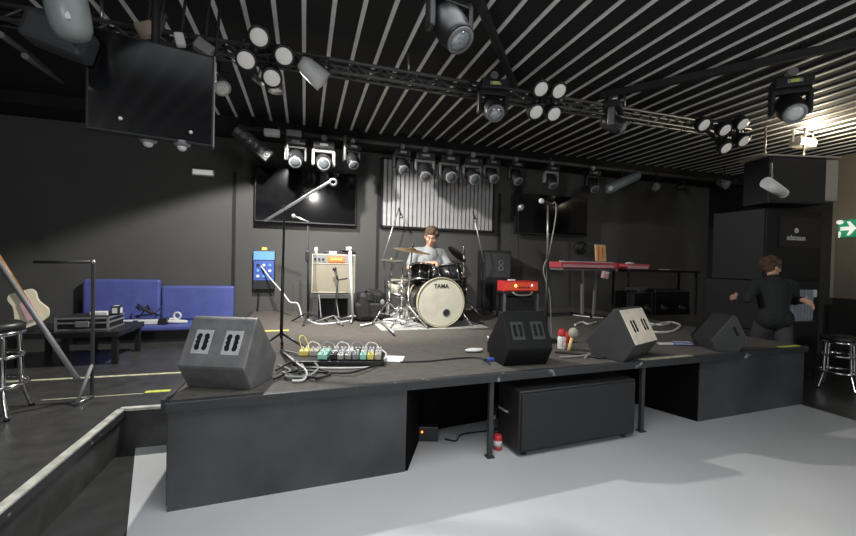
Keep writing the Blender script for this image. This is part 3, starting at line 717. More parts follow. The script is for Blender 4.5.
def hair_prims(P, rot, seed, n=60, low=-.02, size=.022):
    rnd = random.Random(seed); pr = [('s', P(0, .022, .042), (.086, .1, .086), rot), ('s', P(0, .05, 0), (.074, .062, .07), rot)]
    while len(pr) < n:
        a_, b_ = rnd.uniform(-math.pi, math.pi), rnd.uniform(-.3, 1.5)
        x, y, z_ = math.cos(b_)*math.sin(a_)*.084, math.cos(b_)*math.cos(a_)*.1+.018, math.sin(b_)*.092+.035
        if y < -.035 and z_ < .075: continue
        if z_ < low: continue
        pr.append(('s', P(x, y, z_), (rnd.uniform(.6, 1.2)*size,)*3))
    return pr
# drummer, sitting, facing the audience
dr = thing('person', 'seated drummer in a grey tee with short brown hair looking down', 'person', (TX, TY, rz0), R(4), None, 1.1)
hr = (R(22), R(3), R(-22))
hp, P = head_prims((0, -.13, 1.07), hr)
body = hp+[('c', (0, -.07, .90), (0, -.11, 1.0), .056, .052), ('c', (0, .0, .53), (0, -.0, .68), .13, .125), ('c', (0, -.01, .68), (0, -.05, .82), .125, .12), ('c', (-.13, -.05, .86), (.13, -.05, .86), .075, .075)]
arms = {-1: ((-.29, -.12, .66), (-.12, -.32, .72)), 1: ((.29, -.13, .64), (.14, -.38, .62))}
tee = [('c', (0, 0, .5), (0, -.01, .68), .155, .145), ('c', (0, -.02, .68), (0, -.05, .82), .145, .14), ('c', (-.13, -.05, .855), (.13, -.05, .855), .088, .088), ('c', (-.08, -.04, .74), (.08, -.04, .74), .13, .13), ('c', (0, -.06, .87), (0, -.075, .92), .085, .065)]
legs = []
for s in (-1, 1):
    el, wr = arms[s]; sh = V((s*.19, -.05, .86))
    body += [('c', sh, el, .055, .042), ('c', el, wr, .042, .028)]
    hd = (V(wr)-V(el)).normalized()
    body += hand_prims(wr, hd, (0, 0, -1), (-s*.9, 0, .3), 1.0)
    tee += [('c', sh, sh.lerp(V(el), .72), .072, .066)]
    kn, ak = V((s*.26, -.36, .47)), V((s*.27, -.40, .10))
    body += [('c', (s*.09, 0, .5), kn, .09, .06), ('c', kn, ak, .055, .036)]
    legs += [('c', (s*.09, 0, .5), kn, .102, .072), ('c', kn, ak+V((0, 0, .02)), .07, .056)]
    f = [('c', ak+V((0, .03, -.05)), ak+V((0, -.14, -.06)), .045, .036)]
    body += [('c', ak, ak+V((0, 0, -.05)), .035, .035)]
    organic('shoe', f, BLKP, dr, .009)
legs += [('c', (-.08, .02, .5), (.08, .02, .5), .12, .12)]
organic('body', body, SKIN, dr, .007, 4)
organic('t_shirt', tee, TEE, dr, .010, 6); organic('trousers', legs, BTEE, dr, .010, 6)
organic('hair', hair_prims(P, hr, 5, 90, -.045, .024), HAIR, dr, .007, 2); face_parts(dr, P, hr)
# sticks he holds
bpy.context.view_layer.update()
for s, tipo in ((-1, (-.22, -.66, .68)), (1, (.06, -.72, .56))):
    el, wr = arms[s]; w0 = V(wr)+(V(wr)-V(el)).normalized()*.09+V((0, 0, -.025))
    d = (V(tipo)-w0).normalized(); q = MB(); a0 = w0-d*.1; q.lathe([(.007, 0), (.0075, .25), (.004, .37), (.006, .385), (.002, .395)], M('drumstick_wood', (.6, .42, .22), .5), a0, d, 10)
    o = q.build('drumstick'); o.matrix_world = Matrix.Translation(dr.location) @ Euler((0, 0, R(4))).to_matrix().to_4x4() @ Matrix.Scale(1.1, 4)
    tag(o, 'wooden drumstick in the '+('hand at the crash cymbal' if s < 0 else 'hand over the rack toms'), 'drumstick')
# crew member at the right end of the stage
cw = thing('person', 'person in a black top with brown hair walking behind the right end of the stage', 'person', (5.50, 3.42, 0), R(150), None, 1.0)
hr = (R(12), R(4), R(-66))
hp, P = head_prims((0.0, -.07, 1.475), hr)
body = hp+[('c', (0, -.02, 1.30), (0, -.05, 1.42), .056, .054), ('c', (0, .01, .86), (0, 0, 1.02), .125, .12), ('c', (0, 0, 1.02), (0, -.01, 1.2), .12, .135), ('c', (-.12, -.01, 1.27), (.12, -.01, 1.27), .075, .075)]
top = [('c', (-.06, .012, .86), (.06, .012, .86), .142, .142), ('c', (0, .01, .88), (0, 0, 1.02), .152, .15), ('c', (0, 0, 1.0), (0, -.01, 1.22), .15, .152), ('c', (-.05, 0, 1.05), (-.07, -.01, 1.2), .115, .125), ('c', (.05, 0, 1.05), (.07, -.01, 1.2), .115, .125), ('c', (-.13, -.01, 1.265), (.13, -.01, 1.265), .09, .09), ('c', (0, -.01, 1.3), (0, -.025, 1.345), .085, .066)]
arms = {-1: ((-.25, -.07, 1.08), (-.24, .12, 1.10)), 1: ((.31, .07, 1.09), (.31, -.13, 1.10))}
legs = [('c', (-.07, .01, .86), (.07, .01, .86), .13, .13)]
for s in (-1, 1):
    el, wr = arms[s]; sh = V((s*.19, -.01, 1.265))
    hd = (V(wr)-V(el)).normalized()+V((s*.4, 0, -.5 if s < 0 else -.2))
    body += [('c', sh, el, .056, .043), ('c', el, wr, .043, .03)]+hand_prims(wr, hd, (-s*.6, -.2, -.6), (0, -.2, .9), .55)
    top += [('c', sh, el, .074, .06), ('c', el, V(el).lerp(V(wr), .75), .06, .046)]
    kn, ak = V((s*.1, -.05-.12*s, .47)), V((s*.11, .02-.12*s, .09))
    body += [('c', (s*.09, 0, .84), kn, .09, .06), ('c', kn, ak, .058, .038), ('c', ak, ak+V((0, 0, -.04)), .035, .035)]
    legs += [('c', (s*.09, 0, .84), kn, .11, .078), ('c', kn, ak+V((0, 0, .02)), .076, .062)]
    organic('shoe', [('c', ak+V((0, .03, -.048)), ak+V((0, -.15, -.055)), .042, .034)], BLKP, cw, .009)
organic('body', body, SKIN, cw, .007, 4); organic('long_sleeve_top', top, BTEE, cw, .010, 6); organic('trousers', legs, JEAN, cw, .010, 6)
organic('hair', hair_prims(P, hr, 9, 80, -.06, .028), HAIR, cw, .007, 2); face_parts(cw, P, hr)

# ------------------------------------------------------------------ right half of the stage
Yr = 5.9
a, b = at(485, 250, Y=6.3), at(510, 314, Y=6.3)
t = thing('bass_cabinet', 'tall dark speaker cabinet by the back wall right of the drums', 'loudspeaker', ((a.x+b.x)/2, 6.3, SH))
q = MB(); hh = a.z-SH; q.box((0, .15, hh/2), (b.x-a.x, .3, hh), BLKP, bev=.012); q.build('cabinet', t)
q = MB(); q.box((0, -.006, hh-.26), (b.x-a.x-.05, .016, .42), M('dark_grey_grille', (.06, .06, .062), .6, bump=.5, bscale=300)); q.build('grille', t)
for k in (-1, 1):
    q = MB(); q.torus((.05+.05*k*0, -.016, hh-.26+k*.05), (0, 1, 0), .04, .007, GREY, 18); q.build('badge', t)
# red amplifier on its stand
a, b = at(504, 281, Y=5.4), at(539, 291.5, Y=5.4); xm = (a.x+b.x)/2; ww = b.x-a.x; hz = b.z-.0
t = thing('amp_rack', 'black table stand carrying the red lit amplifier head', 'stand', (xm, 5.4, SH))
q = MB(); q.box((0, .12, hz-SH-.015), (ww, .28, .03), BLKP, bev=.004); q.build('top', t)
for sx in (-1, 1):
    for sy in (0, .22):
        q = MB(); q.box((sx*(ww/2-.02), .01+sy, (hz-SH-.03)/2), (.03, .03, hz-SH-.03), STEEL if not sy else BLK); q.build('leg', t)
q = MB(); q.box((.02, .14, .16), (ww*.8, .2, .31), BLK, bev=.01); tag(q.build('black_case'), 'black case tucked under the red amplifier stand', 'case').location = (xm, 5.41, SH)
q = MB(); q.tube(spline([(-.17, -.03, hz-SH-.005), (-.1, -.05, hz-SH-.05), (.1, -.05, hz-SH-.05), (.17, -.03, hz-SH-.005)]), .014, ALU); q.build('front_rail', t)
t = thing('amplifier_head', 'red lit amplifier head with two small lamps on a black stand', 'amplifier', (xm, 5.4, hz))
h2 = a.z-b.z
q = MB(); q.box((0, .12, h2/2), (ww-.02, .24, h2), RED, bev=.01); q.build('cabinet', t)
q = MB(); q.box((0, -.004, h2/2), (ww-.06, .012, h2-.04), REDL); fp = q.build('front_panel', t)
q = MB(); q.sph((-.11, -.012, h2*.55), .02, LEDY, n=10); q.build('amber_lamp', fp); q = MB(); q.sph((.17, -.012, h2*.6), .013, LEDB, n=10); q.build('blue_lamp', fp)
for k in range(4): q = MB(); q.cyl((-.04+.05*k, -.01, h2*.4), (-.04+.05*k, -.026, h2*.4), .012, BLKP, n=10); q.build('knob', fp)
q = MB(); q.box((-.12, .1, .012), (.1, .07, .022), WHITE, bev=.004); o = tag(q.build('small_box'), 'tiny pale box on the left of the red amplifier', 'box'); o.location = (xm, 5.4, a.z)
# red keyboard on stand
Yk = 5.3
a, b = at(561, 261.5, Y=Yk), at(619, 269, Y=Yk); kx = (a.x+b.x)/2; kw = b.x-a.x; kz = b.z; kh = a.z-b.z
t = thing('keyboard', 'red stage keyboard on a dark stand right of the vocal microphone', 'keyboard', (kx, Yk, kz))
q = MB(); q.box((0, .16, kh*.5), (kw, .32, kh), PINK, bev=.01); q.build('case', t)
q = MB(); q.box((-.03, -.004, kh*.35), (kw*.86, .014, kh*.42), PINKP, bev=.003); q.build('front_strip', t)
q = MB(); q.box((-.02, .07, kh+.003), (kw*.84, .13, .012), WHITE)
for k in range(24): 
    if k % 7 not in (2, 6): q.box((-.02-kw*.42+kw*.84*(k+1)/25, .1, kh+.012), (.014, .08, .014), BLK)
q.build('keys', t)
q = MB(); q.box((kw/2-.04, .15, kh*.5), (.07, .325, kh+.004), RED, bev=.008); q.build('end_block', t)
for k in range(8): q = MB(); q.cyl((-.4+k*.09, .24, kh), (-.4+k*.09, .24, kh+.018), .013, WHITE, n=10); q.build('knob', t)
t = thing('keyboard_stand', 'dark grey stand under the red keyboard', 'stand', (kx, Yk, SH))
hh = kz-SH
for s in (-1, 1): q = MB(); q.box((s*.12+.1, .16, hh/2), (.035, .04, hh), GREY, (0, s*.03, 0)); q.build('post', t)
q = MB(); q.box((0, .16, hh-.02), (kw*.95, .06, .035), GREY); q.build('top_rail', t)
for s in (-1, 1): q = MB(); q.box((s*.12+.1, .16, .015), (.04, .5, .03), BLK); q.build('foot', t)
for s in (-.46, .46): q = MB(); q.box((s*kw, .16, hh-.02), (.03, .34, .03), GREY); q.build('arm', t)
q = MB(); p = at(605, 275, Y=Yk-.05); q.box((0, 0, 0), (.11, .06, .12), PINKP, (0, .2, 0), .012); q.box((.02, -.02, .03), (.06, .05, .04), WHITE, bev=.008); o = tag(q.build('pink_pouch'), 'small pink and white pouch hung under the red keyboard', 'pouch'); o.location = p
p = at(604.5, 262, Y=Yk+.12); zt_ = at(604, 244.5, Y=Yk+.12).z-(kz+kh)
t = thing('songbook', 'orange book standing upright on the red keyboard', 'book', (p.x, Yk+.22, kz+kh+.0))
q = MB(); q.box((0, 0, zt_/2), (.2, .03, zt_), ORANGEL, (-.12, 0, 0), .003); q.build('cover', t)
q = MB(); q.box((.02, -.018, zt_*.55), (.025, .006, zt_*.6), ORANGE, (-.12, 0, 0)); q.box((-.06, -.018, zt_*.5), (.02, .006, zt_*.7), ORANGE, (-.12, 0, 0)); q.build('cover_design', t)
# second keyboard and its dark table
a, b = at(625, 262.5, Y=Yk), at(650, 269, Y=Yk); xm = (a.x+b.x)/2
tb = thing('side_table', 'low black table behind the pale backed wedge', 'table', (at(665, 280, Y=Yk).x, Yk, SH))
tz = at(655, 270, Y=Yk).z-SH; tw = 1.55
q = MB(); q.box((0, .2, tz-.02), (tw, .42, .04), BLKP, bev=.004); q.build('table_top', tb)
for sx in (-1, 1):
    for sy in (.03, .37): q = MB(); q.box((sx*(tw/2-.04), sy, (tz-.04)/2), (.03, .03, tz-.04), BLK); q.build('leg', tb)
t = thing('small_keyboard', 'short red keyboard on the black table at right', 'keyboard', (xm, Yk, SH+tz))
q = MB(); q.box((.03, .14, .05), (b.x-a.x-.05, .26, .09), PINK, (0, 0, 0), .012); q.build('case', t); q = MB(); q.box((.02, .003, .04), (b.x-a.x-.12, .012, .05), PINKP, bev=.003); q.build('front_strip', t)
q = MB(); q.sph((-.1, .06, .1), (.09, .05, .025), WHITE); q.build('white_cover', t)
q = MB(); q.box((0, 0, .01), (.3, .2, .02), GREY, bev=.004); o = tag(q.build('laptop'), 'flat grey tablet lying on the black table', 'tablet'); o.location = (at(672, 268, Y=Yk+.1).x, Yk+.14, SH+tz)
# equipment cases under the table
def case(label, x0, x1, y, z0, z1, d=.4):
    a, b = at(x0, z0, Y=y), at(x1, z1, Y=y)
    t = thing('equipment_case', label, 'case', ((a.x+b.x)/2, y, SH), 0, 'cases under the black table')
    w_, h_ = b.x-a.x, max(.1, a.z-SH)
    q = MB(); q.box((0, d/2, h_/2), (w_, d, h_-.002), BLKP, bev=.01); q.build('body', t)
    for s in (-1, 1):
        q = MB(); q.box((s*(w_/2-.012), .0, h_/2), (.022, .014, h_-.01), STEEL); q.build('edge_strip', t)
        q = MB(); q.torus((s*w_*.25, -.012, h_*.3), (0, 1, 0), .06, .014, BLKP, 16); q.cyl((s*w_*.25, -.004, h_*.3), (s*w_*.25, -.014, h_*.3), .03, ALU, n=12); q.build('wheel', t)
    q = MB(); q.box((0, -.004, h_-.015), (w_, .012, .02), STEEL); q.build('lid_edge', t)
case('black wheeled case under the right end of the black table', 655, 690, Yk+.05, 290, 322)
case('black case behind the pale backed wedge under the keyboard', 633, 652, Yk+.05, 292, 322)
p0, p1 = at(625, 290, Y=Yk-.02), at(647, 294, Y=Yk-.02)
q = MB(); q.box((0, 0, .0), (p1.x-p0.x, .06, .05), STEEL, bev=.006); q.box((.1, .0, -.04), (.12, .05, .05), STEEL, bev=.006); o = tag(q.build('metal_bracket'), 'grey metal bracket on the edge of the case behind the pale backed wedge', 'bracket'); o.location = ((p0.x+p1.x)/2, Yk-.0, p1.z+.09)
p = at(580, 248, Y=6.66); q = MB()
for k in range(3): q.torus((0, -.03-.02*k, .01*k), (.1*k, 1, .1), .12-.015*k, .016, CABLE, 24)
q.cyl((0, .03, .1), (0, -.06, .1), .012, STEEL); o = tag(q.build('coiled_wall_cable'), 'black cable coil hanging on the dark wall left of the orange book', 'cable'); o.location = p
q = MB(); q.box((0, 0, 0), (.02, .02, 1.45), STEEL); o = tag(q.build('wall_conduit'), 'thin grey pipe standing on the dark back wall at right', 'pipe'); pa = at(737, 245, Y=6.68); o.location = (pa.x, 6.68, pa.z)

# ------------------------------------------------------------------ right side: speaker stack, exit sign, stool
Ys = 3.8
xa, xb = at(763, 250, Y=Ys).x, at(821, 250, Y=Ys).x
sw = xb-xa
def cab(name, label, z0, z1, d, extra=None, parts=True):
    t = thing(name, label, 'loudspeaker', ((xa+xb)/2, Ys, z0), 0, 'black speaker stack at the right')
    q = MB(); q.box((0, d/2, (z1-z0)/2), (sw, d, z1-z0), BLK, bev=.012); q.build('cabinet', t)
    q = MB(); q.box((0, -.006, (z1-z0)/2), (sw-.06, .02, z1-z0-.06), M('stack_grille', (.009, .009, .01), .6, bump=.5, bscale=260), bev=.006); q.build('grille', t)
    return t
cab('subwoofer', 'black bass speaker at the bottom of the right hand stack', 0, .62, .8)
cab('subwoofer', 'second black bass speaker of the right hand stack behind the ribbed panel', .625, 1.3, .8)
t = cab('loudspeaker', 'tall black loudspeaker with a small white logo atop the right hand stack', 1.305, at(790, 205, Y=3.62).z-.03, .7)
p = at(794, 238, Y=Ys)
lx, lz = p.x-(xa+xb)/2, p.z-1.305
q = MB(); q.box((.1, -.018, lz+.08), (sw*.72, .012, .42), M('logo_plate', (.02, .02, .024), .45)); q.build('logo_plate', t)
text_mesh('lettering', 'adamson', .105, WHITE, t, (lx, -.027, lz), (R(90), 0, 0), bold=.002)
q = MB(); q.torus((lx, -.026, lz+.1), (0, 1, 0), .028, .01, WHITE, 16); q.sph((lx, -.026, lz+.1), (.014, .006, .014), WHITE, n=10); q.build('emblem', t)
# ribbed grey panel
a, b = at(779, 290, Y=3.6), at(815, 321, Y=3.6)
t = thing('ribbed_panel', 'pale grey ribbed metal panel leaning before the speaker stack behind the walking person', 'panel', ((a.x+b.x)/2, 3.6, 0))
hz = a.z; w_ = b.x-a.x
q = MB(); q.box((0, .05, (hz+b.z)/2), (w_, .04, hz-b.z), RIBG, bev=.004)
for k in range(11): q.box((-w_/2+w_*(k+.5)/11, .025, (hz+b.z)/2), (w_/22, .02, hz-b.z-.03), RIBG, bev=.004)
q.build('ribbed_sheet', t)
q = MB(); q.box((0, .08, b.z/2), (w_+.02, .2, b.z), BLKP, bev=.006); q.build('base', t)
q = MB(); q.box((w_/2+.03, .05, hz-.05), (.05, .07, .1), WHITE, bev=.008); q.build('corner_cap', t)
# hung speaker with lamp on top
Yh = 3.62
a, b = at(772, 153, Y=Yh), at(812, 205, Y=Yh)
t = thing('hanging_speaker', 'black loudspeaker hung under the ceiling above the right hand stack', 'loudspeaker', ((a.x+b.x)/2+.1, Yh, b.z), R(-14))
w_, h_ = b.x-a.x, a.z-b.z
LITBEIGE = M('beige_side', (.42, .39, .33), .6)  # beige paints in the warm lamp light on side and top
q = MB(); q.box((0, .2, h_/2), (w_, .4, h_), BLK, bev=.01); q.build('cabinet', t)
q = MB(); q.box((0, -.004, h_/2), (w_-.05, .014, h_-.05), GRILLE); q.build('grille', t)
q = MB(); q.box((w_/2+.1, .2, h_/2+.02), (.2, .36, h_*.9), LITBEIGE, bev=.02); q.build('side_housing', t)
q = MB(); q.box((.04, .2, h_+.012), (w_+.3, .42, .02), LITBEIGE); q.build('top_plate', t)
for s in (-1, 1): q = MB(); q.tube([(s*w_*.35, .2, h_+.02), (s*w_*.35, .2, 3.41-b.z)], .012, STEEL); q.build('hanger_rod', t)
p = at(803, 143, Y=Yh+.2)
t = thing('work_light', 'bright warm work light glowing above the hung speaker at right', 'lamp', (p.x, Yh+.2, p.z))
q = MB(); q.box((0, 0, 0), (.34, .14, .12), GREY, bev=.01); q.build('housing', t)
q = MB()
for k in (-1, 1): q.sph((k*.09, -.075, 0), (.06, .02, .05), WARM)
q.build('lamp_glass', t); q = MB(); q.tube([(-.2, 0, 0), (-.2, 0, .15), (.2, 0, .15), (.2, 0, 0)], .012, ALU); q.tube([(0, 0, .15), (0, 0, 3.41-p.z)], .012, ALU); q.build('bracket', t)
WL = V((p.x, Yh+.1, p.z))
# small grey fittings below the ceiling on the right
p = at(775, 189, Y=3.45); t = MB(); t.cyl((-.16, 0, .07), (.14, 0, -.04), .07, WHITE, .06); t.cyl((.14, 0, -.04), (.16, 0, -.047), .06, LENS); t.tube([(-.05, 0, .08), (-.05, .02, .32)], .012, GREY); o = tag(t.build('white_spotlight'), 'small white spotlight before the hung speaker', 'lamp'); o.location = p
# exit sign on right wall
p = at(848, 228.5, X=XR-.02)
t = thing('exit_sign', 'green exit sign with a white arrow on the right wall', 'sign', (XR, p.y, p.z))
b0, b1 = at(839, 228, X=XR), at(858, 228, X=XR); sl = b0.y-b1.y; sh_ = .29
q = MB(); q.box((-.015, 0, 0), (.03, sl, sh_), GREENS, bev=.004); q.build('plate', t)
q = MB(); a_ = -sl/2; s_ = sl
def poly(q, pts, x, m_):
    vs = [q.bm.verts.new((x, y, z_)) for y, z_ in pts]; vb = [q.bm.verts.new((x+.004, y, z_)) for y, z_ in pts]
    fs = [q.bm.faces.new(vs), q.bm.faces.new(list(reversed(vb)))]
    for k in range(len(pts)): fs.append(q.bm.faces.new((vs[k], vs[(k+1) % len(pts)], vb[(k+1) % len(pts)], vb[k])))
    q._fin(None, m_, False, fs)
Y_ = lambda u: sl/2-u*sl
poly(q, [(Y_(.12), .03), (Y_(.62), .03), (Y_(.45), .115), (Y_(.62), .115), (Y_(.95), 0), (Y_(.62), -.115), (Y_(.45), -.115), (Y_(.62), -.03), (Y_(.12), -.03)], -.034, EXITW); q.build('arrow', t)
q = MB(); q.sph((-.032, Y_(.08), .11), (.006, .05, .035), EXITW); poly(q, [(Y_(.02), -.05), (Y_(.12), -.04), (Y_(.16), -.09), (Y_(.10), -.15), (Y_(.03), -.15)], -.034, EXITW); q.build('pictogram', t)
# chrome bar stools
def stool(label, loc, h=.66):
    t = thing('bar_stool', label, 'stool', loc, .35, 'chrome bar stools')
    q = MB(); q.lathe([(.15, h-.07), (.175, h-.06), (.18, h-.02), (.15, h), (.02, h+.005)], BLKP, n=28); q.build('seat', t)
    q = MB(); q.torus((0, 0, h-.075), (0, 0, 1), .165, .016, CHROME); q.build('seat_ring', t)
    for k in range(4):
        a_ = math.pi/4+k*math.pi/2; c_, s_ = math.cos(a_), math.sin(a_)
        q = MB(); q.tube(spline([(c_*.15, s_*.15, h-.08), (c_*.165, s_*.165, h*.5), (c_*.17, s_*.17, .2), (c_*.225, s_*.225, .015)]), .0165, CHROME); q.sph((c_*.225, s_*.225, .014), .019, BLKP, n=8); q.build('leg', t)
    q = MB(); q.torus((0, 0, .22), (0, 0, 1), .19, .015, CHROME); q.build('foot_ring', t)
    q = MB(); q.torus((0, 0, .42), (0, 0, 1), .165, .014, CHROME); q.build('brace_ring', t)
    return t
p = at(838, 389, Z=0); s1 = stool('chrome legged bar stool with a black seat at the right of the stage', p)
p = at(-10, 416, Z=PZ); dup(s1, p, 'chrome legged bar stool at the left edge on the platform', .1)

# ------------------------------------------------------------------ left side furniture
Yb = 6.64
x0, x1, x2 = at(84, 300, Y=Yb).x, at(162, 300, Y=Yb).x, at(235, 300, Y=Yb).x
zt1, zt2 = at(120, 279.5, Y=Yb-.08).z, at(200, 286, Y=Yb-.08).z
zs_ = at(180, 325, Y=6.1).z
bn = thing('bench', 'long low bench with a blue padded seat along the back wall at left', 'bench', ((x0+x2)/2, 6.38, PZ))
q = MB(); q.box((0, .0, (zs_-PZ-.07)/2), (x2-x0-.3, .5, zs_-PZ-.07), BLKP); q.build('base', bn)
q = MB(); q.box((0, -.03, zs_-PZ-.035), (x2-x0-.05, .58, .07), BLUE, bev=.02); q.build('seat', bn)
for (u, v, zt_) in ((x0, x1, zt1), (x1, x2, zt2)):
    q = MB(); q.box(((u+v)/2-(x0+x2)/2, .24, (zt_-zs_)/2+zs_-PZ), (v-u-.012, .1, zt_-zs_), BLUE, bev=.03); q.build('back_cushion', bn)
zseat = zs_
def on_bench(px_): return at(px_, 320, Y=6.2).x
t = thing('power_strip', 'white power supply with black leads on the blue bench', 'power supply', (on_bench(137), 6.2, zseat+.001))
q = MB(); q.box((0, 0, .035), (.5, .1, .06), WHITE, bev=.008); q.build('case', t); q = MB(); q.box((.0, -.052, .035), (.05, .01, .06), BLK); q.build('band', t); q = MB(); q.box((.31, .0, .04), (.1, .12, .08), BLKP, bev=.006); q.build('end_block', t)
q = MB(); random.seed(11)
for k in range(4): q.tube(spline([(random.uniform(-.15, .15), random.uniform(-.05, .08), random.uniform(.02, .2)) for _ in range(6)]), .009, CABLE)
o = tag(q.build('cable_tangle'), 'tangle of black leads on the blue bench against the left cushion', 'cable'); o.location = (on_bench(143), 6.38, zseat+.06)
q = MB(); q.box((0, 0, .012), (.2, .12, .024), WHITE, bev=.006); o = tag(q.build('white_adapter'), 'flat white adapter behind the power supply on the blue bench', 'adapter'); o.location = (on_bench(153), 6.40, zseat+.01)
q = MB(); q.tube(spline([(-.14, 0, .02), (-.05, .03, .05), (.05, .0, .03), (.14, -.02, .02), (.05, -.03, .02), (-.08, -.03, .03)]), .022, CABLEW); q.torus((.02, .02, .1), (.2, 1, 0), .045, .014, CABLEW, 16); o = tag(q.build('white_lead_coil'), 'coiled white lead on the blue bench seat', 'cable'); o.location = (on_bench(174), 6.25, zseat+.004)
# low dark table with flight case
Yt = 4.95
xa_, xb_ = at(2, 330, Y=Yt).x, at(119, 330, Y=Yt).x
ztb = at(90, 332, Y=Yt).z
t = thing('low_table', 'low black table on the left platform carrying the flight case', 'table', ((xa_+xb_)/2, Yt, PZ))
q = MB(); q.box((0, .35, ztb-PZ-.03), (xb_-xa_, .7, .06), BLKP, bev=.006); q.build('table_top', t)
for sx in (-1, 0, 1):
    for sy in (.05, .65): q = MB(); q.box((sx*((xb_-xa_)/2-.05), sy, (ztb-PZ-.06)/2), (.05, .05, ztb-PZ-.06), BLKP); q.build('leg', t)
a, b = at(56, 318, Y=Yt+.08), at(108, 331, Y=Yt+.08)
t = thing('flight_case', 'flat black flight case with silver edges on the low table', 'case', ((a.x+b.x)/2, Yt+.08, ztb))
w_, h_ = b.x-a.x, a.z-ztb
q = MB(); q.box((0, .19, h_/2), (w_, .38, h_), BLK, bev=.006); q.build('body', t)
for z_ in (.012, h_*.6, h_-.008): q = MB(); q.box((0, -.003, z_), (w_, .012, .016), ALU); q.box((w_/2+.003, .19, z_), (.012, .38, .016), ALU); q.build('edge_strip', t)
for s in (-1, 1): q = MB(); q.box((s*w_/2, -.003, h_/2), (.02, .014, h_), ALU); q.build('corner', t)
q = MB(); q.box((0, -.008, h_*.5), (.12, .016, .06), GREY, bev=.004); q.build('latch', t)
q = MB(); q.box((0, 0, .02), (.16, .1, .04), WHITE, bev=.006); q.box((.14, .02, .05), (.09, .1, .1), BLKP, bev=.02); o = tag(q.build('mixer_unit'), 'small black and white device on the flight case', 'device'); o.location = ((a.x+b.x)/2+.08, Yt+.27, ztb+h_)
# guitar leaning
p = at(31, 322, Y=5.02)
g = thing('electric_guitar', 'cream electric guitar leaning at the left edge beside the low table', 'guitar', (p.x, 5.02, ztb+.02), R(10))
q = MB()
og = spline([(0, 0, 0), (-.11, .015, 0), (-.16, .09, 0), (-.135, .19, 0), (-.125, .25, 0), (-.14, .32, 0), (-.11, .365, 0), (-.05, .36, 0), (.03, .35, 0), (.085, .34, 0), (.115, .29, 0), (.105, .23, 0), (.12, .17, 0), (.155, .09, 0), (.11, .012, 0), (0, 0, 0)], 4)[:-1]
og = [(.8*x*math.cos(.42)-z_*math.sin(.42)*1.0+.04, x*math.sin(.42)+z_*math.cos(.42)*1.02+.06) for x, z_, _ in og]
rgs = [[V((x, y_+z_*.25, z_)) for x, z_ in og] for y_ in (-.02, .025)]
q.ringsurf(rgs, M('guitar_cream', (.72, .66, .48), .4), smooth=False); q.build('body', g)
q = MB(); q.box((-.02, .012, .2), (.09, .012, .2), PINKP, (-.25, -.42, 0)); q.box((.0, .0, .14), (.08, .014, .03), CHROME, (-.25, -.42, 0)); q.build('pickguard', g)
nb, nt_ = V((-.06, .05, .3)), V((-.42, .2, .95))
q = MB(); q.tube([nb, nt_], .027, WOOD); q.build('neck', g)
q = MB(); q.box(nt_+(nt_-nb).normalized()*.08, (.08, .025, .18), WOOD, (0, -.45, 0), .006); hd_ = q.build('headstock', g)
q = MB()
for k in range(3):
    for s in (-1, 1): q.cyl(nt_+(nt_-nb).normalized()*(.03+.05*k)+V((s*.045, 0, .02*s)), nt_+(nt_-nb).normalized()*(.03+.05*k)+V((s*.06, 0, .02*s)), .01, CHROME, n=8)
q.build('tuning_peg', hd_)
# metal frame stand
p = at(92, 398, Z=PZ); f = thing('metal_frame_stand', 'tall thin metal frame with a long diagonal brace on the left platform', 'stand', p)
tp = at(93, 262, Y=p.y)-p; pl = at(34, 262, Y=p.y)-p; ft_ = at(77, 406, Z=PZ)-p; gs = at(92, 364, Y=p.y)-p
q = MB(); q.box((0, 0, tp.z/2), (.022, .022, tp.z), M('dull_steel', (.09, .09, .09), .45, .6), bev=.003); q.build('upright', f)
q = MB(); q.tube([tp, pl], .012, M('dull_steel')); q.build('top_bar', f)
q = MB(); q.tube([(0, 0, .015), (ft_.x, ft_.y, .015)], .013, STEEL); q.build('foot', f)
q = MB(); q.tube([(ft_.x, ft_.y, .02), gs], .014, GREY); q.build('gusset', f)
q = MB(); d0 = at(78, 380, Y=p.y-.03)-p; d1 = at(-6, 255, Y=p.y+.25)-p; q.tube([d0, d1], .019, GREY); q.build('diagonal_brace', f)
q = MB(); q.sph(tp, .018, ALU, n=10); q.build('corner_joint', f)
q = MB(); d = .3; 
# wall rails at far left
for i, (p0, p1, lb) in enumerate((((0, 34), (50, 70), 'long thin pipe slanting under the dark ceiling at far left'), ((25, 56), (62, 82), 'shorter pipe slanting under the dark ceiling behind the hanging projector'))):
    q = MB(); q.tube([at(*p0, Y=3.6), at(*p1, Y=5.0)], .022, TRUSS); tag(q.build('ceiling_pipe'), lb, 'pipe', 'pipes at the far left')

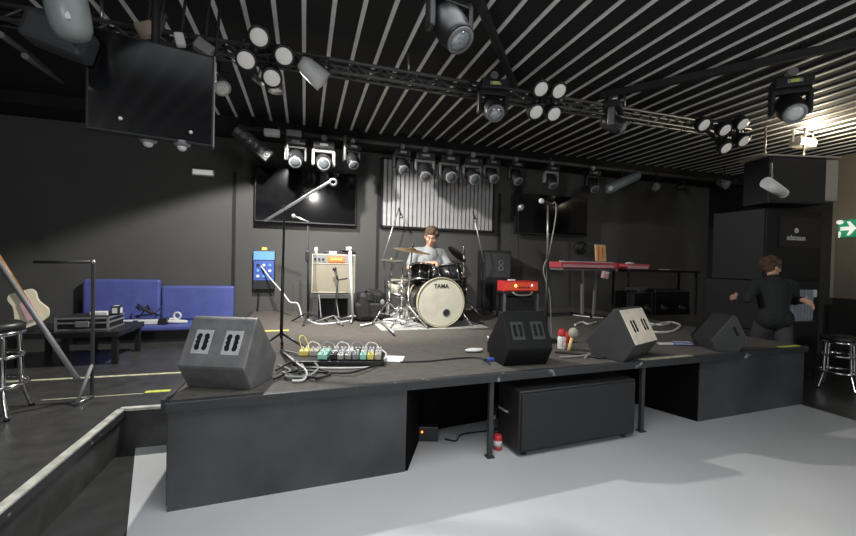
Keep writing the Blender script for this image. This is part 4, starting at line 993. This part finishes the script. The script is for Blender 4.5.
# ------------------------------------------------------------------ ceiling rig
rig = thing('front_truss', 'long grey lighting truss across the ceiling above the stage front', 'truss', (0, 3.67, 3.15))
q = MB()
for dy in (-.05, .05):
    for dz in (-.05, .05): q.tube([(-2.2, dy, dz), (5.3, dy, dz)], .017, TRUSS)
q.build('chord_tubes', rig)
q = MB(); x = -2.2; k = 0
while x < 5.2:
    s = 1 if k % 2 else -1
    for dy in (-.05, .05): q.tube([(x, dy, -.05*s), (x+.13, dy, .05*s)], .009, TRUSS, 6)
    q.tube([(x, -.05*s, -.05), (x+.13, .05*s, -.05)], .009, TRUSS, 6); x += .13; k += 1
q.build('lacing', rig)
for x in (-1.5, .9, 3.4, 5.2): q = MB(); q.tube([(x, 0, .05), (x, 0, .26)], .012, STEEL); q.build('hanger', rig)
for i, (pa, pb, lb) in enumerate(((at(474, -12, Z=3.32), at(520, 100, Z=3.32), 'black batten running forward from the truss above the left of the stage middle'), (at(600, 96, Z=3.32), at(870, 40, Z=3.32), 'black batten slanting forward under the slats at upper right'))):
    q = MB(); d = pb-pa; c = (pa+pb)/2; q.box(c, (d.length, .05, .07), BLK, (0, 0, math.atan2(d.y, d.x)))
    q.tube([c+d*.3, c+d*.3+V((0, 0, .09))], .012, BLK); q.tube([c-d*.3, c-d*.3+V((0, 0, .09))], .012, BLK)
    tag(q.build('lighting_bar'), lb, 'bar', 'black battens under the slats')
bt = thing('back_truss', 'dark lighting pipe along the back of the stage ceiling', 'truss', (0, 5.86, 3.12))
pa, pb = at(240, 127, Y=5.86), at(760, 186, Y=5.86)
q = MB(); q.tube([pa-V((0, 5.86, 3.12)), pb-V((0, 5.86, 3.12))], .03, TRUSS); q.build('pipe', bt)
for k in range(5):
    pp = pa.lerp(pb, .05+.22*k); q = MB(); q.tube([pp-V((0, 5.86, 3.12)), V((pp.x, 0, 3.25-3.12))], .014, TRUSS); q.build('hanger', bt)
for x_ in (287.5, 345):
    pa_, pb_ = at(x_, 136, Y=5.8), at(x_, 160, Y=5.8); q = MB(); q.tube([pa_-V((0, 5.86, 3.12)), pb_-V((0, 5.86, 3.12))], .022, ALU); q.build('drop_pipe', bt)
def truss_z(x): return pa.z+(pb.z-pa.z)*(x-pa.x)/(pb.x-pa.x)

def moving_head(label, loc, rz, tilt, sc=1., lens=LENSG, yoke=GREY, group='moving heads on the back pipe', sticker=False, pan=0.):
    t = thing('moving_head_light', label, 'stage light', loc, rz, group, sc)
    q = MB(); q.box((0, 0, -.05), (.26, .18, .09), BLKP, bev=.012); q.box((0, -.092, -.05), (.1, .006, .03), LENSG); bs = q.build('base', t)
    q = MB(); q.box((0, 0, .02), (.06, .05, .07), STEEL, bev=.006); q.cyl((0, -.045, .045), (0, .045, .045), .036, STEEL); q.build('hanging_clamp', t)
    if sticker: q = MB(); q.box((.0, -.097, -.05), (.06, .006, .024), YSTK); q.build('sticker', bs)
    q = MB(); q.box((0, 0, -.11), (.27, .07, .045), yoke, bev=.01)
    for s in (-1, 1): q.box((s*.125, 0, -.2), (.035, .075, .19), yoke, bev=.01)
    q.build('yoke', t)
    d = Euler((tilt, 0, pan)).to_matrix() @ V((0, -1, 0)); c = V((0, 0, -.24))
    q = MB(); q.lathe([(.04, -.14), (.08, -.12), (.095, -.05), (.098, .05), (.085, .1), (.085, .14)], BLKP, c, d, 24); hd = q.build('head', t)
    q = MB(); q.lathe([(.06, .141), (.08, .141), (.08, .15), (.06, .15)], GREY if lens is LENSG else M('ring_grey', (.28, .29, .3), .4), c, d, 24, (False, False)); q.build('lens_ring', hd)
    q = MB(); q.lathe([(.064, .135), (.055, .148), (.03, .157), (.002, .16)], lens, c, d, 24); q.build('lens', hd)
    return t
DYOKE = M('dim_yoke', (.11, .11, .11), .5)
mhl = [(296, 0, R(40), 1.05, BLKP, 'dark moving head at the left end of the back pipe'),
       (324, 0, R(25), 1.12, M('pale_yoke', (.4, .4, .38), .5), 'moving head with a pale square yoke above the left television'),
       (352, .3, R(50), .9, BLKP, 'dark moving head right of the pale square yoked one'),
       (402, .1, R(40), .95, BLKP, 'dark moving head above the left edge of the ribbed panel'),
       (425, -.1, R(45), 1.1, DYOKE, 'moving head above the drummer, with a grey yoke'),
       (449, 0, R(30), 1.14, DYOKE, 'moving head above the bass drum, third over the ribbed panel'),
       (472, 0, R(30), 1.14, DYOKE, 'moving head fourth over the ribbed panel'),
       (491, .1, R(35), 1.0, DYOKE, 'moving head above the right edge of the ribbed panel'),
       (515, .2, R(45), .95, BLKP, 'dark moving head above the left edge of the right television'),
       (551, 0, R(55), .95, M('mid_yoke', (.3, .3, .29), .5), 'moving head with a light yoke above the vocal microphone'),
       (592, 0, R(50), .95, BLKP, 'moving head over the red keyboard')]
for x_, rz, tl, sc, yk, lb in mhl:
    p = at(x_, 128+(x_-262)*.128, Y=5.86)
    moving_head(lb, (p.x, 5.86, truss_z(p.x)-.075*sc), rz, tl, sc, DLENS, yk)
# pale blocks paint in the lit moving head bases on the pipe
for i, (x_, y_) in enumerate(((272, 133), (294, 134))):
    p = at(x_, y_, Y=5.78); q = MB(); q.box((0, 0, 0), (.2, .14, .08), WHITE if not i else GREY, bev=.015); o = tag(q.build('hanging_connector_box'), ['small white connector box at the left end of the back pipe', 'small grey connector box beside the white one on the back pipe'][i], 'electrical box'); o.location = p
# tilted LED bar at left
p0, p1 = at(236, 130, Y=5.98), at(270, 158, Y=5.98); d = p1-p0; c = (p0+p1)/2
t = thing('light_bar', 'tilted dark bar of small lamps above the left of the stage', 'stage light', c)
an = -math.atan2(d.z, d.x)
q = MB(); q.box((0, 0, 0), (d.length, .14, .17), M('bar_grey', (.06, .06, .06), .5), (0, an, 0), .012); q.build('housing', t)
for k in range(6):
    pp = d*((k+.5)/6-.5); q = MB(); q.cyl(pp+V((0, -.07, 0)), pp+V((0, -.085, 0)), .045, GREY); q.sph(pp+V((0, -.085, 0)), .026, LENSG, n=10); q.build('lamp', t)
q = MB(); q.tube([(0, .03, 0), (0, .03, 3.41-c.z)], .014, BLK); q.build('hanger', t)
# slanted grey tube light, and small pars on the right part
p0, p1 = at(609, 189, Y=5.8), at(636, 176, Y=5.8)
t = thing('tube_light', 'slanted grey capsule light below the pipe right of the keyboard', 'stage light', (p0+p1)/2); d = (p1-p0)/2
q = MB(); q.tube([-d, d], .085, M('capsule_grey', (.2, .24, .26), .35), 16); q.sph(-d, .085, GREY); q.sph(d, .085, M('capsule_grey')); q.build('housing', t)
q = MB(); q.sph(-d+V((-.02, -.06, 0)), .045, LENS, n=12); q.build('lens', t); q = MB(); q.tube([(0, 0, .06), (0, .04, truss_z(p0.x)-(p0.z+p1.z)/2)], .014, BLK); q.build('hanging_bracket', t)
def par(label, p, d, sc, mat=GREY, hang=.25, lens=LENS, group='can lights'):
    t = thing('par_can', label, 'stage light', p, 0, group, sc); d = V(d).normalized()
    q = MB(); q.lathe([(.05, -.15), (.075, -.1), (.085, 0), (.09, .08)], mat, (0, 0, 0), d, 20); q.build('can', t)
    q = MB(); q.lathe([(.08, .07), (.06, .085), (.02, .095)], lens, (0, 0, 0), d, 20); q.build('lens', t)
    q = MB(); q.tube([(-.1, 0, 0), (-.1, 0, .15), (.1, 0, .15), (.1, 0, 0)], .009, BLK); q.tube([(0, 0, .14), (0, 0, hang/sc)], .012, BLK); q.build('hanging_bracket', t); return t
par('dark can light right of the slanted capsule light', at(657, 187, Y=5.8), (-1, -.6, -.1), 1.0, BLKP, .3, GREY)
par('small can light near the right end of the back pipe', at(682, 187, Y=5.8), (1, -.6, .2), .7, BLKP, .3, LENSG)
par('dark can light hung at the far right of the back pipe', at(724, 184, Y=5.6), (.2, -1, -.6), .9, GREY, .34, LENSG)
pq = at(316, 75, Z=3.0)
par('bright can light under the front truss right of the left lamp cluster', pq, (.8, .15, -.55), 1.0, WHITE, .15, LENS)
# four-lamp clusters on the front truss
def blinder(label, pts, Zl, tilt=.9):
    c = V((0, 0, 0)); W = [at(x, y, Z=Zl) for x, y in pts]
    for w_ in W: c += w_/len(W)
    t = thing('blinder_light', label, 'stage light', c, 0, 'four lamp blinders')
    face = (V((0, 0, 1.0))-c).normalized(); face = V((0, -.75, -.65)).normalized()
    loc = [(w_-c) for w_ in W]
    # put the lamps on a common tilted plane
    loc = [V((l.x, l.y*.6, l.z+l.y*.35)) for l in loc]
    loc = []
    for (x, y) in pts:
        d_ = fw+cr*((x-428)/FPX)-cu*((y-268)/FPX); o_ = V((0, 0, CH)); tt = (c-o_).dot(face)/d_.dot(face); loc.append(o_+d_*tt-c)
    for l in loc: q = MB(); q.lathe([(.03, -.12), (.075, -.07), (.082, -.01), (.082, .006), (.07, .006)], BLKP, l, face, 20); q.build('lamp_housing', t)
    for l in loc:
        q = MB(); q.lathe([(.068, .0), (.06, .012), (.03, .02), (.003, .022)], LAMPW, l, face, 20); q.build('lamp', t)
    q = MB()
    for i in range(len(loc)):
        for j in range(i): q.tube([loc[i]-face*.09, loc[j]-face*.09], .02, BLK)
    q.tube([V((0, .02, 0))-face*.09, V((0, 3.67-c.y if abs(3.67-c.y) < .4 else .1, 3.2-c.z))], .02, BLK); q.build('frame', t)
    return t, c
_, c1 = blinder('cluster of four round lamps at the left end of the front truss', [(259, 37), (246, 60), (284, 56), (272, 78)], 3.02)
_, c2 = blinder('cluster of four round lamps above the middle of the stage', [(541, 89), (559, 91), (536, 112), (554, 114)], 3.0)
_, c3 = blinder('cluster of round lamps under the slats at the right', [(725, 130), (743, 124), (726, 148), (744, 141), (704, 125)], 3.0)
G2 = 'big moving heads under the slats'
p = at(450, 6, Z=3.15); moving_head('big moving head hanging nearest the camera at top centre', (p.x, p.y, 3.30), R(10), R(55), 1.15, LENSG, BLKP, G2, True, .35)
p = at(493, 82, Z=3.14); moving_head('big moving head left of the middle lamp cluster', (p.x, p.y+.0, 3.14), R(-10), R(40), 1.0, LENSG, BLKP, G2, True)
p = at(613, 108, Z=3.05); moving_head('small moving head on the front truss right of the middle cluster', (p.x, p.y, 3.10), R(40), R(30), .85, LENSG, STEEL, G2)
p = at(791, 79, Z=3.15); moving_head('big moving head under the slats at upper right', (p.x, p.y, 3.15), R(-42), R(38), 1.05, LENS, BLKP, G2, True)
p = at(220, 85, Z=3.0); par('small silver can light beside the hanging television', p, (.5, -.6, -.7), .8, STEEL, .3, LENS)
for i, (x_, y_) in enumerate(((238, 62), (258, 80))):
    q = MB(); q.box((0, 0, 0), (.09, .04, .05), ALU, (0, .5, .3), .008); q.cyl((0, -.02, .0), (.05, -.03, -.04), .02, CHROME); q.tube([(0, 0, .02), (.02, .12, .24)], .008, STEEL); o = tag(q.build('hanging_clamp'), ['shiny clamp left of the left lamp cluster', 'shiny clamp below the left lamp cluster'][i], 'clamp'); o.location = at(x_, y_, Z=3.0)
pd_ = at(276, 92, Z=3.27)
t = thing('downlight', 'bright silver downlight below the left lamp cluster', 'lamp', (pd_.x, pd_.y, 3.27))
q = MB(); q.lathe([(.05, .12), (.07, .1), (.08, .02), (.085, 0), (.078, 0), (.07, .03), (.0, .035)], ALU, caps=(True, False)); q.build('can', t)
q = MB(); q.lathe([(.0, .028), (.068, .028)], LAMPW, caps=(False, False)); q.build('lens', t)
q = MB(); q.tube([(0, 0, .1), (0, 0, .15)], .012, STEEL); q.build('hanging_rod', t)
# hanging television at left
a, b = at(88, 30, Y=2.9), at(213, 146, Y=2.9)
c = V(((a.x+b.x)/2, 2.92, at(150, 138, Y=2.92).z)); tr = R(14)
w_ = (b.x-a.x)*.98; h_ = .6
t = thing('hanging_television', 'large dark television hung from the ceiling at left', 'television', c, tr)
q = MB(); q.box((0, .03, h_/2), (w_, .07, h_), BLK, bev=.006); q.build('casing', t)
q = MB(); q.box((0, -.007, h_/2), (w_-.03, .004, h_-.03), SCREEN); q.build('screen', t)
q = MB(); q.box((w_/2, .03, h_/2), (.008, .075, h_), GREY); q.build('edge_trim', t)
q = MB(); q.tube([(0, .08, h_*.6), (0, .08, 3.41-c.z)], .025, BLK); q.box((0, .085, h_*.5), (.3, .03, .3), BLK); q.build('mount', t)
for s in (-.25, .3): q = MB(); q.sph((s*w_, -.02, .07 if s > 0 else .085), .012, LENS, n=8); q.build('status_light', t)
for i, (x_, y_) in enumerate(((148, 142), (182, 146))):
    q = MB(); q.lathe([(.05, .06), (.055, .02), (.045, 0), (.02, -.01)], GREY); q.sph((0, 0, -.005), .03, LENS, n=12); q.tube([(0, .0, .05), (0, .06, .2)], .012, BLK); o = tag(q.build('small_spotlight'), ['small spotlight below the hanging television, at its middle', 'small spotlight below the right of the hanging television'][i], 'lamp'); pp = at(x_, y_, Y=3.0); o.location = pp
# pale cylinder and dark box at top left
p1 = at(74, 38, Y=2.5); p0 = at(60, -26, Y=2.45)
t = thing('hanging_projector', 'pale grey rounded cylinder hanging at the top left', 'projector', p1)
d = p0-p1; q = MB(); q.lathe([(.03, -.015), (.065, 0), (.085, .04), (.09, .1), (.09, d.length)], M('pale_grey_shell', (.27, .31, .30), .35), (0, 0, 0), d, 28); q.build('shell', t)
q = MB()
for s in (0, 1): q.box(V((-.005+.02*s, -.094, .10-.035*s)), (.022, .012, .04), WHITE, (0, -.3, 0), .004)
q.build('emblem', t); q = MB(); q.tube([d*.9, V((d.x, d.y, 3.41-p1.z))], .02, BLK); q.build('hanger', t)
a, b = at(24, 14, Y=2.75), at(96, 60, Y=2.75); c = (a+b)/2
t = thing('ceiling_speaker', 'dark grey rounded speaker tilted behind the pale cylinder at top left', 'loudspeaker', c)
q = MB(); q.box((0, 0, 0), ((b.x-a.x)*.92, .16, .17), M('dark_grey_box', (.05, .053, .056), .5), (0, R(16), 0), .03); q.build('cabinet', t); q = MB(); q.tube([(0, .05, .08), (0, .05, 3.41-c.z)], .02, BLK); q.build('hanger', t)
# junction clutter above the hanging television
for i, (x_, y_, mt, sz) in enumerate(((146, 30, M('brownish_card', (.35, .28, .22), .7), (.11, .07, .09)), (180, 40, WHITE, (.06, .05, .09)), (214, 72, WHITE, (.03, .04, .14)), (160, 24, TRUSS, (.05, .05, .16)), (204, 48, GREY, (.12, .08, .08)))):
    p = at(x_, y_, Y=3.15); q = MB(); q.box((0, 0, 0), sz, mt, (0, .25*(i-2), .2), .012); q.tube([(0, .02, 0), (.03, .05, 3.41-p.z)], .01, BLK); o = tag(q.build('rigging_box'), ['small brown box above the hanging television', 'small white rigging piece above the hanging television', 'narrow white fitting at the right edge of the hanging television', 'grey rigging post above the hanging television', 'grey rigging box at the top right corner of the hanging television'][i], 'rigging'); o.location = p

# ------------------------------------------------------------------ light
def lamp(name, kind, loc, power, col=(1, 1, 1), target=None, **kw):
    l = bpy.data.lights.new(name, kind); l.energy = power; l.color = col
    for k, v in kw.items(): setattr(l, k, v)
    o = bpy.data.objects.new(name, l); COL.objects.link(o); o.location = loc
    if target is not None: o.rotation_euler = (V(target)-V(loc)).to_track_quat('-Z', 'Y').to_euler()
    return o
w = bpy.data.worlds.new('World'); SC.world = w; w.use_nodes = True
w.node_tree.nodes['Background'].inputs[0].default_value = (.75, .85, 1, 1); w.node_tree.nodes['Background'].inputs[1].default_value = .02
# the lamps of the room, plus added fill
lamp('stage_downlight', 'SPOT', (pd_.x, pd_.y, 3.24), 440, (1, .97, .93), (pd_.x+.62, pd_.y, 0), spot_size=R(154), spot_blend=.14, shadow_soft_size=.04)
lamp('can_light_beam', 'SPOT', pq+V((.1, .03, -.1)), 400, (1, .96, .9), (1.0, 5.7, .9), spot_size=R(82), spot_blend=.7, shadow_soft_size=.04)
lamp('house_light', 'AREA', (.6, 1.0, 3.3), 78, (.93, .97, 1), (.6, 1.01, 0), size=3.0, shape='DISK', spread=R(140))
lamp('house_lamp_left', 'POINT', (-1.5, -2.6, 2.3), 230, (.95, .97, 1), shadow_soft_size=.4)  # unseen fill pair added behind the camera for slats and stage fronts
lamp('house_lamp_right', 'POINT', (5.0, -2.4, 2.3), 190, (.95, .97, 1), shadow_soft_size=.4)
lamp('work_light_lamp', 'POINT', WL, 80, (1, .86, .62), shadow_soft_size=.08)
vs = SC.view_settings
vs.view_transform = 'Standard'; vs.look = 'None'; vs.exposure = 0; vs.gamma = 1; vs.use_curve_mapping = False
